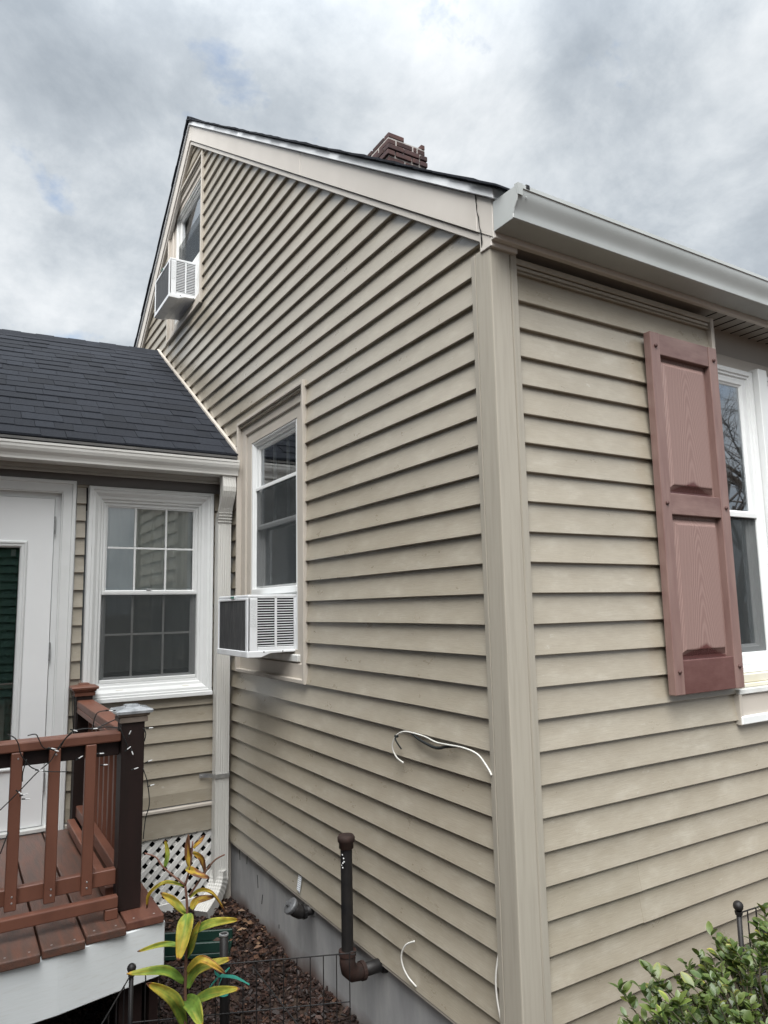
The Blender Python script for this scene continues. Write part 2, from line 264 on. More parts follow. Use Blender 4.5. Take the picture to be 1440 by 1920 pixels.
def attr_mat(name, attr, stops, rough=0.5, spec=0.4, trans=0.0, rnd_obj=0.0, vein=0.0):
    m, nt, b = newmat(name); a = N(nt, 'ShaderNodeAttribute', attribute_name=attr)
    rp = ramp(nt, stops); nt.links.new(a.outputs['Fac'], rp.inputs[0]); src = rp.outputs[0]
    n = N(nt, 'ShaderNodeTexNoise', inp={'Scale': 40.0, 'Detail': 3}); tc = N(nt, 'ShaderNodeTexCoord'); nt.links.new(tc.outputs['Object'], n.inputs['Vector'])
    hs = N(nt, 'ShaderNodeHueSaturation'); mr = N(nt, 'ShaderNodeMapRange', inp={1: 0.3, 2: 0.7, 3: 0.75, 4: 1.25}); nt.links.new(n.outputs['Fac'], mr.inputs[0]); nt.links.new(mr.outputs[0], hs.inputs['Value']); nt.links.new(src, hs.inputs['Color'])
    src = hs.outputs[0]
    if rnd_obj:
        oi = N(nt, 'ShaderNodeObjectInfo'); h2 = N(nt, 'ShaderNodeHueSaturation'); m2 = N(nt, 'ShaderNodeMapRange', inp={3: 1-rnd_obj, 4: 1+rnd_obj}); nt.links.new(oi.outputs['Random'], m2.inputs[0]); nt.links.new(m2.outputs[0], h2.inputs['Value']); nt.links.new(src, h2.inputs['Color']); src = h2.outputs[0]
    nt.links.new(src, b.inputs['Base Color']); b.inputs['Roughness'].default_value = rough; b.inputs['Specular IOR Level'].default_value = spec
    if trans:
        o = nt.nodes['Material Output']; tr = N(nt, 'ShaderNodeBsdfTranslucent'); nt.links.new(src, tr.inputs[0]); ms = N(nt, 'ShaderNodeMixShader'); ms.inputs[0].default_value = trans
        nt.links.new(b.outputs[0], ms.inputs[1]); nt.links.new(tr.outputs[0], ms.inputs[2]); nt.links.new(ms.outputs[0], o.inputs[0])
    return m
MT['chips'] = attr_mat('mulch_chips', 'rnd', [(0.0, (0.010, 0.006, 0.005)), (0.45, (0.024, 0.012, 0.009)), (0.8, (0.055, 0.026, 0.017)), (0.95, (0.12, 0.065, 0.038)), (1.0, (0.24, 0.155, 0.09))], 0.6, 0.4)
MT['lily'] = attr_mat('lily_leaf', 'yel', [(0.0, (0.085, 0.17, 0.030)), (0.35, (0.17, 0.27, 0.045)), (0.6, (0.42, 0.37, 0.06)), (0.8, (0.52, 0.34, 0.045)), (0.95, (0.26, 0.11, 0.045)), (1.0, (0.15, 0.075, 0.045))], 0.6, 0.3, 0.3)
MT['leaf'] = attr_mat('shrub_leaf', 'yel', [(0.0, (0.028, 0.060, 0.018)), (0.4, (0.060, 0.105, 0.024)), (0.7, (0.125, 0.165, 0.036)), (0.9, (0.38, 0.36, 0.06)), (1.0, (0.30, 0.22, 0.10))], 0.38, 0.5, 0.18, 0.3)

MT['needles'] = attr_mat('conifer_needles', 'rnd', [(0.0, (0.012, 0.028, 0.012)), (1.0, (0.035, 0.065, 0.022))], 0.6, 0.3)
MT['tree_bark'] = mat('tree_bark', (0.075, 0.06, 0.05), 0.9, 0.2, (0.13, 0.11, 0.095), 6, bump=0.6, bs=12)
# ------------------------------------------------------------------ mesh helpers
ORG = {}     # object -> world position of its origin
def link(o, parent=None):
    COL.objects.link(o)
    if parent is not None: o.parent = parent
    return o
def thing(name, loc, label, cat, group=None, kind=None):
    o = bpy.data.objects.new(name, None); link(o); o.location = loc; o.empty_display_size = 0.1
    o['label'] = label; o['category'] = cat
    if group: o['group'] = group
    if kind: o['kind'] = kind
    ORG[o] = Vector(loc); return o
def part_empty(name, parent):
    o = bpy.data.objects.new(name, None); link(o, parent); o.empty_display_size = 0.1; ORG[o] = ORG[parent]; return o
class MB:
    def __init__(s): s.v = []; s.f = []; s.a = {}
    def add(s, verts, faces):
        b = len(s.v); s.v += [tuple(v) for v in verts]; s.f += [tuple(i+b for i in f) for f in faces]; return s
    def box(s, a, b):
        x0, x1 = sorted((a[0], b[0])); y0, y1 = sorted((a[1], b[1])); z0, z1 = sorted((a[2], b[2]))
        return s.add([(x0,y0,z0),(x1,y0,z0),(x1,y1,z0),(x0,y1,z0),(x0,y0,z1),(x1,y0,z1),(x1,y1,z1),(x0,y1,z1)],
                     [(0,3,2,1),(4,5,6,7),(0,1,5,4),(1,2,6,5),(2,3,7,6),(3,0,4,7)])
    def loft(s, loops, caps=True, closed=True):
        n = len(loops[0]); b = len(s.v)
        for L in loops: s.v += [tuple(p) for p in L]
        for i in range(len(loops)-1):
            for j in range(n if closed else n-1):
                k = (j+1) % n; s.f.append((b+i*n+j, b+i*n+k, b+(i+1)*n+k, b+(i+1)*n+j))
        if caps: s.f.append(tuple(b+j for j in range(n))[::-1]); s.f.append(tuple(b+(len(loops)-1)*n+j for j in range(n)))
        return s
    def prism(s, prof, f0, f1): return s.loft([[f0(p) for p in prof], [f1(p) for p in prof]])
    def tube(s, path, r, n=8, caps=True):
        P = [Vector(p) for p in path]; loops = []; up = None
        for i, p in enumerate(P):
            d = (P[min(i+1, len(P)-1)] - P[max(i-1, 0)]).normalized()
            if up is None:
                up = Vector((0, 0, 1)) if abs(d.z) < 0.9 else Vector((1, 0, 0))
            up = (up - d*up.dot(d)).normalized(); q = d.cross(up)
            rr = r[i] if isinstance(r, (list, tuple)) else r
            loops.append([p + rr*(math.cos(2*math.pi*k/n)*up + math.sin(2*math.pi*k/n)*q) for k in range(n)])
        return s.loft(loops, caps)
    def lathe(s, c, axis, prof, n=16):
        ax = Vector(axis).normalized(); u = ax.orthogonal().normalized(); w = ax.cross(u); c = Vector(c)
        return s.loft([[c + ax*h + r*(math.cos(2*math.pi*k/n)*u + math.sin(2*math.pi*k/n)*w) for k in range(n)] for h, r in prof])
    def sphere(s, c, r, n=12, m=8):
        return s.lathe(c, (0,0,1), [(-r*math.cos(math.pi*i/m), max(1e-4, r*math.sin(math.pi*i/m))) for i in range(m+1)], n)
    def build(s, name, material, parent=None, bevel=0.0, smooth=False, seg=1, attr=None):
        me = bpy.data.meshes.new(name)
        org = ORG[parent] if parent is not None else Vector((0, 0, 0))
        me.from_pydata([(v[0]-org.x, v[1]-org.y, v[2]-org.z) for v in s.v], [], s.f)
        bm = bmesh.new(); bm.from_mesh(me); bmesh.ops.recalc_face_normals(bm, faces=bm.faces); bm.to_mesh(me); bm.free()
        if material: me.materials.append(MT[material] if isinstance(material, str) else material)
        if attr:
            for k, vals in attr.items():
                a = me.attributes.new(k, 'FLOAT', 'POINT'); a.data.foreach_set('value', vals)
        o = bpy.data.objects.new(name, me); link(o, parent); ORG[o] = org
        if smooth:
            me.polygons.foreach_set('use_smooth', [True]*len(me.polygons))
        if bevel:
            b = o.modifiers.new('bevel', 'BEVEL'); b.width = bevel; b.segments = seg; b.limit_method = 'ANGLE'; b.angle_limit = R_(40)
        return o
def tag(o, label, cat, group=None, kind=None):
    o['label'] = label; o['category'] = cat
    if group: o['group'] = group
    if kind: o['kind'] = kind
    return o
def smooth_path(P, k=6):
    P = [Vector(p) for p in P]; out = []
    for i in range(len(P)-1):
        p0, p1, p2, p3 = P[max(i-1,0)], P[i], P[i+1], P[min(i+2,len(P)-1)]
        for j in range(k):
            t = j/k; out.append(0.5*((2*p1)+(p2-p0)*t+(2*p0-5*p1+4*p2-p3)*t*t+(3*p1-p0-3*p2+p3)*t**3))
    out.append(P[-1]); return out
# wall frames: (u along the wall, w outward, z)
YW = 2.854                      # plane of the wing wall
WL = lambda u, w, z: (-w, u, z)             # gable wall, plane x = 0
WR = lambda u, w, z: (u, -w, z)             # front wall, plane y = 0
WW = lambda u, w, z: (u, YW - w, z)         # wing wall
def wbox(mb, W, u0, u1, w0, w1, z0, z1): return mb.box(W(u0, w0, z0), W(u1, w1, z1))
def frame(mb, W, u0, u1, z0, z1, prof, fill=None):
    """mitred rectangular moulding; prof = [(inset, w)] from the outer edge inwards; fill = w of a centre panel"""
    loops = [[W(u0+i, w, z0+i), W(u1-i, w, z0+i), W(u1-i, w, z1-i), W(u0+i, w, z1-i)] for i, w in prof]
    b = len(mb.v)
    mb.loft(loops, caps=False)
    if fill: mb.f.append(tuple(b+(len(loops)-1)*4+j for j in range(4)))
    return mb
LIGHT_WIRES=[[(-1.399,1.405,1.400),(-1.375,1.405,1.386),(-1.360,1.405,1.361),(-1.350,1.405,1.321),(-1.328,1.405,1.286),(-1.301,1.405,1.257),(-1.248,1.405,1.239),(-1.168,1.405,1.227)],
[(-1.413,1.405,1.114),(-1.357,1.405,1.169),(-1.288,1.405,1.238),(-1.241,1.405,1.278),(-1.214,1.405,1.323),(-1.182,1.405,1.368),(-1.157,1.405,1.388),(-1.114,1.405,1.394),(-1.070,1.405,1.392),(-1.026,1.405,1.408),(-0.991,1.405,1.419)],
[(-1.327,1.405,1.388),(-1.299,1.405,1.391),(-1.286,1.405,1.370),(-1.268,1.405,1.336),(-1.230,1.405,1.322),(-1.209,1.405,1.322),(-1.186,1.405,1.359),(-1.161,1.405,1.383)],
[(-0.992,1.405,1.458),(-1.055,1.405,1.459),(-1.074,1.405,1.438),(-1.075,1.405,1.393),(-1.026,1.405,1.392),(-0.976,1.405,1.383)],
[(-0.972,1.405,1.382),(-0.952,1.405,1.334),(-0.937,1.405,1.295),(-0.946,1.405,1.283)],
[(-0.874,1.405,1.372),(-0.864,1.405,1.348),(-0.868,1.405,1.315)],
[(-0.872,1.405,1.204),(-0.855,1.405,1.156),(-0.850,1.405,1.127),(-0.844,1.405,1.090),(-0.843,1.405,1.044),(-0.856,1.405,0.991),(-0.863,1.405,0.910)],
[(-1.327,1.405,1.297),(-1.339,1.405,1.247),(-1.339,1.405,1.213)],
[(-1.405,1.405,0.952),(-1.380,1.405,1.026)]]
LIGHT_BULBS=[((-1.166,1.399,1.396),20),((-1.089,1.399,1.391),0),((-0.937,1.399,1.345),-70),((-0.947,1.399,1.286),-40),((-0.925,1.399,1.290),70),((-0.918,1.399,1.204),-15),((-1.235,1.399,1.324),20),((-1.291,1.399,1.251),10),((-1.343,1.399,1.160),-10),((-1.044,1.399,1.239),0),((-1.061,1.399,1.287),0),((-1.141,1.399,1.273),-30),((-0.860,1.399,1.227),-20),((-0.849,1.399,1.126),-15),((-0.861,1.399,1.371),0),((-1.029,1.399,1.462),10),((-1.358,1.399,1.181),40),((-1.335,1.399,1.146),5),((-1.248,1.399,1.332),15)]
LILY_LEAVES=[([(-0.823,0.889,0.775),(-0.864,0.906,0.820),(-0.906,0.926,0.853)],0.0303,0.55),
([(-0.815,0.884,0.775),(-0.836,0.844,0.735),(-0.867,0.817,0.651)],0.0635,0.45),
([(-0.815,0.874,0.833),(-0.777,0.869,0.850),(-0.729,0.862,0.831),(-0.678,0.863,0.751)],0.0137,0.70),
([(-0.806,0.876,0.790),(-0.779,0.879,0.815),(-0.724,0.869,0.816)],0.0303,0.80),
([(-0.797,0.884,0.702),(-0.753,0.814,0.750),(-0.673,0.728,0.772)],0.0352,0.35),
([(-0.809,0.904,0.620),(-0.799,0.871,0.680),(-0.784,0.832,0.761)],0.0367,0.40),
([(-0.820,0.905,0.659),(-0.889,0.928,0.670),(-0.975,0.964,0.655)],0.0205,0.30),
([(-0.815,0.923,0.526),(-0.891,0.912,0.587),(-1.016,0.938,0.601)],0.0362,0.20),
([(-0.805,0.920,0.504),(-0.768,0.900,0.566),(-0.662,0.842,0.600)],0.0415,0.35),
([(-0.808,0.913,0.562),(-0.768,0.856,0.617),(-0.701,0.800,0.573)],0.0293,0.70),
([(-0.802,0.940,0.369),(-0.856,0.895,0.489),(-0.958,0.884,0.576)],0.0513,0.35),
([(-0.808,0.929,0.461),(-0.798,0.851,0.469),(-0.792,0.782,0.432)],0.0611,0.15),
([(-0.782,0.914,0.455),(-0.730,0.859,0.491),(-0.649,0.789,0.513)],0.0401,0.30),
([(-0.820,0.860,0.942),(-0.827,0.856,0.998),(-0.830,0.848,1.061)],0.0254,0.95),
([(-0.812,0.847,0.998),(-0.777,0.849,0.963),(-0.760,0.865,0.903)],0.0205,0.95),
([(-0.830,0.866,0.940),(-0.806,0.842,0.926),(-0.762,0.807,0.909)],0.0283,0.85),
([(-0.809,0.843,1.010),(-0.789,0.839,1.033),(-0.771,0.837,1.050)],0.0166,0.90),
([(-0.896,0.906,0.946),(-0.889,0.907,0.987),(-0.896,0.915,1.037)],0.0176,0.35),
([(-0.834,0.879,0.876),(-0.890,0.923,0.887),(-0.934,0.969,0.840),(-0.938,0.992,0.785)],0.0147,0.60)]
LILY_STEMS=[([(-0.803,0.940,0.374),(-0.811,0.920,0.529),(-0.815,0.899,0.674),(-0.820,0.883,0.800),(-0.830,0.876,0.877)],0.0075),
([(-0.830,0.876,0.877),(-0.900,0.909,0.942),(-0.927,0.919,0.981),(-0.963,0.939,0.996)],0.0042),
([(-0.830,0.876,0.877),(-0.817,0.857,0.954),(-0.815,0.842,1.036)],0.0045),
([(-0.816,0.874,0.838),(-0.785,0.846,0.896),(-0.746,0.812,0.962),(-0.712,0.788,0.986)],0.0042)]
RIBBONS=[[(-0.682,0.916,0.512),(-0.703,0.901,0.535),(-0.708,0.902,0.545)],[(-0.683,0.915,0.515),(-0.657,0.825,0.540),(-0.625,0.760,0.533)],[(-0.687,0.918,0.512),(-0.732,0.903,0.482),(-0.758,0.904,0.426)],[(-0.682,0.916,0.512),(-0.669,0.879,0.544),(-0.660,0.872,0.554)],[(-0.674,0.910,0.512),(-0.695,0.891,0.496),(-0.701,0.896,0.481)]]
# ------------------------------------------------------------------ ground
gb = MB(); S = 600
gb.add([(-S,-S,0),(S,-S,0),(S,S,0),(-S,S,0)], [(0,1,2,3)])
g = gb.build('ground', 'ground'); g['kind'] = 'structure'; g['label'] = 'dark soil bed and yard around the house'; g['category'] = 'ground'

# ------------------------------------------------------------------ house
E_ = 0.108; ZT = 3.10; YR = 3.93; YB = 2*YR; SL = 0.712
def z_rake(y): return 3.173 + SL*(YR - abs(y - YR))
house = thing('house', (0, 0, 0), 'tan clapboard house with steep gable, brick chimney and a corner post towards the camera', 'house')
PROF = [(0.032, 0.0), (0.0045, -0.0012), (0.0012, -0.0006), (0.0, 0.0016), (0.0006, 0.0045), (0.0024, 0.014), (0.0070, 0.036), (0.0122, 0.068), (0.0168, E_+0.001), (0.032, E_+0.001)]   # (depth into wall, height)
def plank(W, ends, zb, parent, hh=E_, step=0.55, mt='siding', depth=0.032):
    """one lapped clapboard; ends(z) -> (u0, u1)"""
    prof = [(min(d, depth), h*hh/E_ if h > 0.01 else h) for d, h in PROF]
    a, b = ends(zb); n = max(1, int(round((b-a)/step))); loops = []
    off = [(random.uniform(-0.0009, 0.0009), random.uniform(-0.0012, 0.0012)) for _ in range(n+1)]
    for i in range(n+1):
        L = []
        for d, h in prof:
            u0, u1 = ends(zb+h); u = u0 + (u1-u0)*i/n; k = 1 if d < 0.03 else 0
            L.append(W(u, -d + k*off[i][0], zb+h + k*off[i][1]))
        loops.append(L)
    o = MB().loft(loops).build('siding_plank', mt, parent, smooth=True); o.data.set_sharp_from_angle(angle=R_(35)); return o
def overlap(a0, a1, b0, b1): return max(0, min(a1, b1)-max(a0, b0))
# gable wall siding
gw = part_empty('gable_wall', house)
HOLES = [(1.625, 2.685, 1.485, 3.13), (3.63, 4.70, 4.395, 5.73)]      # window openings (y0, y1, z0, z1)
k = 25
while True:
    zb = ZT - k*E_
    def ends(z): 
        dz = max(0.0, z - z_rake(0.0) - 0.02)/SL
        return (max(0.06, dz), min(YB-0.06, YB-dz))
    if zb + 0.02 > z_rake(YR) + 0.02: break
    a, b = ends(zb+E_)
    if b - a < 0.05:
        a, b = ends(zb)
        if b - a < 0.08: break
    segs = [(None, None)]
    for (y0, y1, z0, z1) in HOLES:
        if overlap(zb, zb+E_, z0, z1) > 0.45*E_:
            segs = [(None, y0), (y1, None)]
    for s0, s1 in segs:
        # below the wing roof the wing hides the wall; the siding stops at the inside corner
        fn = (lambda s0, s1, zb: (lambda z: (s0 if s0 is not None else ends(z)[0], s1 if s1 is not None else ends(z)[1])))(s0, s1, zb)
        if s1 is None and zb < 2.75:
            fn2 = (lambda f: (lambda z: (f(z)[0], 2.90)))(fn)
            plank(WL, fn2, zb, gw)
        else:
            if fn(zb)[1] - fn(zb)[0] > 0.03: plank(WL, fn, zb, gw)
    k -= 1
# front wall siding
fwall = part_empty('front_wall', house)
XS = 1.28
k = 25
while k >= 0:
    zb = ZT - k*E_
    last = XS if zb + 0.5*E_ > 1.36 else 4.2
    if k in (21, 22):       # a butt joint where two lengths overlap
        plank(WR, lambda z: (0.06, 0.604), zb, fwall)
        o = plank(WR, lambda z: (0.585, 4.2), zb+0.0, fwall); o.location.y = -0.0010; o.location.z = 0.0
    else:
        plank(WR, (lambda e: (lambda z: (0.06, e)))(last), zb, fwall, hh=E_ if k else 0.035)
    k -= 1
# starter strip and foundation
MB().box((0.004, 0.05, 0.387), (0.03, 2.90, 0.398)).build('starter_strip', 'trim_tan', gw)
MB().box((0.03, 0.03, -0.4), (0.25, 2.86, 0.47)).box((0.25, 0.03, -0.4), (4.2, 0.25, 0.47)).build('foundation', 'concrete', house)
MB().box((0.25, 0.25, 0.40), (4.2, 2.8, 0.45)).build('floor_slab', 'dark', house)
# form-tie slots in the concrete
for y, z, h, lean in ((2.686, 0.305, 0.06, 0.01), (2.562, 0.314, 0.05, -0.006), (2.371, 0.233, 0.07, 0.012), (2.31, 0.163, 0.055, -0.012), (2.05, 0.12, 0.02, 0)):
    MB().add([(0.0285, y-0.003, z), (0.0285, y+0.003, z), (0.0285, y+0.003+lean, z+h), (0.0285, y-0.003+lean, z+h), (0.034, y-0.003, z), (0.034, y+0.003, z), (0.034, y+0.003+lean, z+h), (0.034, y-0.003+lean, z+h)],
             [(0,1,2,3), (4,7,6,5), (0,4,5,1), (1,5,6,2), (2,6,7,3), (3,7,4,0)]).build('crack', 'dark', house)

# corner post
plan = [(0.02, 0.0985), (-0.012, 0.0985), (-0.0155, 0.096), (-0.0185, 0.0715), (-0.0120, 0.0690), (-0.0120, 0.0660), (-0.0195, 0.0630), (-0.0200, -0.0150), (-0.0190, -0.0190), (-0.0150, -0.0200),
        (0.0690, -0.0195), (0.0722, -0.0120), (0.0755, -0.0120), (0.0785, -0.0185), (0.1080, -0.0155), (0.1105, -0.012), (0.1105, 0.02), (0.02, 0.02)]
MB().loft([[(x, y, z) for x, y in plan] for z in (0.37, 1.0, 1.7, 2.4, 3.163)]).build('corner_post', 'post', house)

# rake (gable edge): J-trim, board, drip edge and roof, on both slopes
def rake_strip(name, mt, y0, y1, x_a, x_b, lo, hi, parent, bevel=0.0, dx_top=0.0, nseg=6):
    """board running up the slope between heights lo..hi above the frieze line, from depth x_a to x_b"""
    mb = MB(); loops = []
    for i in range(nseg+1):
        y = y0 + (y1-y0)*i/nseg; zc = z_rake(y)
        loops.append([(x_a, y, zc+lo), (x_b, y, zc+lo), (x_b+dx_top, y, zc+hi), (x_a, y, zc+hi)])
    mb.loft(loops); return mb.build(name, mt, parent, bevel=bevel)
rk = part_empty('rake_trim', house)
for ya, yb in ((-0.055, YR-0.002), (YB+0.055, YR+0.002)):
    rake_strip('trim_strip', 'rake', 0.012 if ya < 1 else YB-0.012, yb, 0.01, -0.020, -0.002, 0.034, rk, 0.003)
    cuts = [ya, 0.035, 1.595, yb] if ya < 1 else [ya, 6.2, yb]
    for a, b in zip(cuts, cuts[1:]):
        rake_strip('rake_board', 'rake', a+(0.003 if b > a else -0.003), b, 0.01, -0.030 + random.uniform(-0.001, 0.001), 0.036, 0.182, rk, 0.002)
    cuts = [ya-0.02 if ya < 1 else ya+0.02, 2.62, yb] if ya < 1 else [ya+0.02, yb]
    for a, b in zip(cuts, cuts[1:]):
        rake_strip('drip_edge', 'drip', a, b-0.003 if b > a else b, 0.01, -0.046, 0.184, 0.228, rk, 0.003, dx_top=0.006)
# the split caulk line at the foot of the rake board
cp = [(-0.0325, 0.036, z_rake(0.036)+0.185), (-0.0325, 0.031, 3.335), (-0.0325, 0.030, 3.31), (-0.0325, 0.022, 3.285), (-0.0325, 0.020, 3.25), (-0.0325, 0.012, 3.225), (-0.030, 0.012, 3.19), (-0.024, 0.020, 3.165)]
MB().tube(cp, [0.0014, 0.002, 0.0012, 0.0022, 0.0014, 0.002, 0.003, 0.002], 5).build('caulk_crack', 'dark', rk)
# roof slabs
roof = part_empty('roof', house)
for sgn in (1, -1):
    f = lambda y: y if sgn > 0 else YB - y
    loops = []
    for x in (-0.048, 4.2):
        loops.append([(x, f(-0.10), z_rake(-0.10)+0.2285), (x, f(YR), z_rake(YR)+0.2285), (x, f(YR), z_rake(YR)+0.234), (x, f(-0.10), z_rake(-0.10)+0.234)])
    MB().loft(loops).build('roof_deck', 'roof_dark', roof)
# shingle courses at the rake: every butt end shows against the sky
for sgn in (1, -1):
    n = 31
    for i in range(n):
        y0 = -0.12 + i*0.131; y1 = y0 + 0.16
        if y1 > YR + 0.03: y1 = YR + 0.03
        f = (lambda y: y) if sgn > 0 else (lambda y: YB - y)
        x0 = -0.058 + (random.uniform(-0.007, 0.007) if sgn > 0 else random.uniform(-0.003, 0.003)); t = random.uniform(0.007, 0.014); zl = random.uniform(0.2345, 0.237)
        mb = MB(); loops = []
        for x in (x0, 0.9, 4.2):
            loops.append([(x, f(y0), z_rake(min(y0, YR))+zl), (x, f(y1), z_rake(min(y1, YR))+zl-0.003), (x, f(y1), z_rake(min(y1, YR))+zl+0.006), (x, f(y0), z_rake(min(y0, YR))+zl+t)])
        mb.loft(loops).build('shingle', 'shingle', roof)
MB().loft([[(x, YR-0.12, z_rake(YR)+0.162), (x, YR-0.12, z_rake(YR)+0.177), (x, YR, z_rake(YR)+0.262), (x, YR+0.12, z_rake(YR)+0.177), (x, YR+0.12, z_rake(YR)+0.162), (x, YR, z_rake(YR)+0.25)] for x in (-0.058, 4.2)]).build('ridge_cap', 'shingle', roof)

# chimney of separate bricks round a mortar core
ch = part_empty('chimney', house)
CX, CY, CZ = 1.965, 3.80, 6.715; BL, BH, BD, J = 0.190, 0.052, 0.090, 0.0145
NX, NY = 0.455, 0.43
core = MB().box((CX+0.004, CY+0.004, 5.6), (CX+NX-0.004, CY+NY-0.004, CZ-0.050)); core.build('mortar_core', 'mortar', ch)
MB().box((CX+0.11, CY+0.11, CZ-0.06), (CX+NX-0.11, CY+NY-0.11, CZ-0.004)).build('flue', 'dark', ch)
for c in range(12):
    zt = CZ - c*(BH+J); zb = zt - BH
    out = 0.018 if c in (2, 3) else 0.0
    ox, oy, nx, ny = CX-out, CY-out, NX+2*out, NY+2*out
    def brick(x0, y0, x1, y1):
        j = lambda s: random.uniform(-s, s)
        dx, dy, dz = j(0.004), j(0.004), j(0.003)
        MB().box((x0+dx, y0+dy, zb+dz), (x1+dx, y1+dy, zt+dz)).build('brick', 'brick', ch, bevel=0.006, seg=2)
    sh = (c % 2)*(BD+J)
    for side in (0, 1):
        # runs along x on the faces y = CY and the back
        y0 = oy if side == 0 else oy+ny-BD
        x = ox + (0 if c % 2 == 0 else BD+J); xe = ox + nx - (0 if c % 2 == 0 else BD+J)
        while x < xe - 0.03:
            e = min(x+BL, xe); 
            if xe - e < 0.05: e = xe
            if not (c == 0 and side == 0 and 0.15 < x-ox < 0.25): brick(x, y0, e, y0+BD)
            x = e + J
        x0 = ox if side == 0 else ox+nx-BD
        y = oy + (BD+J if c % 2 == 0 else 0); ye = oy + ny - (BD+J if c % 2 == 0 else 0)
        while y < ye - 0.03:
            e = min(y+BL, ye)
            if ye - e < 0.05: e = ye
            brick(x0, y, x0+BD, e); y = e + J

# front eave: fascia, soffit, frieze, gutter
MB().box((-0.028, -0.060, 3.168), (4.2, -0.036, 3.345)).build('fascia', 'rake', house, bevel=0.002)
MB().box((-0.026, -0.0355, 3.150), (0.10, 0.030, 3.235)).build('corner_return', 'rake', house, bevel=0.003)
sf = MB().box((0.034, -0.036, 3.186), (4.2, 0.16, 3.196)).build('soffit', 'soffit', house)
for i in range(26):
    x = 1.32 + i*0.075
    MB().box((x, -0.030, 3.1835), (x+0.006, 0.14, 3.187)).build('vent_groove', 'dark', sf)
jt = MB(); wbox(jt, WR, 0.112, XS, -0.02, 0.006, 3.128, 3.152); wbox(jt, WR, 0.112, XS-0.01, -0.02, 0.0, 3.112, 3.126); jt.build('top_trim', 'siding', fwall, bevel=0.002)
jt = MB(); wbox(jt, WR, XS-0.004, XS+0.018, -0.12, 0.010, 1.47, 3.152); jt.build('side_channel', 'trim_tan', fwall, bevel=0.003)
# K-style gutter
GX0 = -0.030
og = [(-0.164-0.0265*(t_*t_*(3-2*t_)), 3.200+0.084*t_) for t_ in [i/10 for i in range(11)]]
outer = [(-0.061, 3.300), (-0.061, 3.189), (-0.158, 3.189), (-0.163, 3.192), *og, (-0.195, 3.287), (-0.195, 3.301), (-0.180, 3.303)]
inner = [(-0.180, 3.300), (-0.1895, 3.2985), (-0.1895, 3.291), *[(y_+0.004, z_) for y_, z_ in og[::-1]], (-0.160, 3.1935), (-0.156, 3.192), (-0.064, 3.192), (-0.064, 3.300)]
gt = MB().loft([[(x, y, z) for y, z in outer+inner] for x in (GX0, 1.0, 2.2, 4.2)]).build('gutter', 'gutter', house); gt.data.shade_smooth(); gt.modifiers.new('split', 'EDGE_SPLIT').split_angle = R_(28)
capo = [(-0.0595, 3.303), (-0.0595, 3.1875), (-0.159, 3.1875), (-0.1645, 3.191), (-0.1655, 3.205), (-0.1715, 3.221), (-0.1855, 3.242), (-0.1915, 3.262), (-0.192, 3.300)]
MB().loft([[(x, y, z) for y, z in capo] for x in (GX0-0.0035, GX0+0.0005)]).build('end_cap', 'gutter', gt, bevel=0.002)
capr = MB().loft([[(x, y*1.0, z) for y, z in [(-0.190, 3.262), (-0.1935, 3.262), (-0.1950, 3.286), (-0.1955, 3.303), (-0.176, 3.306), (-0.176, 3.303)]] for x in (GX0-0.004, GX0+0.018)]); capr.build('end_cap_rim', 'gutter', gt)
MB().box((0.002, -0.197, 3.289), (0.020, -0.150, 3.3065)).build('hidden_hanger', 'black', gt, bevel=0.002)
MB().lathe((0.006, -0.1893, 3.262), (0, -1, 0), [(0, 0.0035), (0.002, 0.003)], 8).build('rivet', 'gutter', gt)

# ------------------------------------------------------------------ windows
def room(W, parent, u0, u1, z0, z1, w0, depth=0.9, mt='room'):
    a, b = W(u0, w0, z0), W(u1, w0-depth, z1)
    mb = MB(); c0, c1 = W(u0, w0, z0), W(u1, w0, z1)
    P = [W(u, ww, z) for ww in (w0, w0-depth) for u, z in ((u0, z0), (u1, z0), (u1, z1), (u0, z1))]
    mb.add(P, [(4,5,6,7), (0,1,5,4), (1,2,6,5), (2,3,7,6), (3,0,4,7)]); return mb.build('room_interior', mt, parent)
def muntins(W, parent, us, zs, u0, u1, z0, z1, w, t=0.011, mt='white'):
    for u in us: 
        mb = MB(); wbox(mb, W, u-t/2, u+t/2, w-0.004, w+0.004, z0, z1); mb.build('muntin', mt, parent)
    for z in zs:
        mb = MB(); wbox(mb, W, u0, u1, w-0.0036, w+0.0036, z-t/2, z+t/2); mb.build('muntin', mt, parent)
def sash(W, parent, u0, u1, z0, z1, w, bw=0.035, mt='white', glass='glass'):
    mb = MB(); frame(mb, W, u0, u1, z0, z1, [(0, w-0.02), (0, w), (bw-0.012, w), (bw-0.008, w-0.006), (bw, w-0.010), (bw, w-0.02)])
    s = mb.build('sash', mt, parent, bevel=0.0012)
    mb = MB(); wbox(mb, W, u0+bw-0.004, u1-bw+0.004, w-0.018, w-0.014, z0+bw-0.004, z1-bw+0.004); mb.build('pane', glass, parent)
    return s
def blind(W, parent, u0, u1, z0, z1, w, pitch, mt, tilt=0.012, name='blind_slat'):
    z = z1
    while z > z0:
        mb = MB(); mb.add([W(u0, w, z), W(u1, w, z), W(u1, w-tilt, z-pitch*0.96), W(u0, w-tilt, z-pitch*0.96), W(u0, w-0.002, z), W(u1, w-0.002, z), W(u1, w-tilt-0.002, z-pitch*0.96), W(u0, w-tilt-0.002, z-pitch*0.96)],
               [(0,1,2,3), (7,6,5,4), (0,4,5,1), (3,2,6,7), (0,3,7,4), (1,5,6,2)]); mb.build(name, mt, parent); z -= pitch

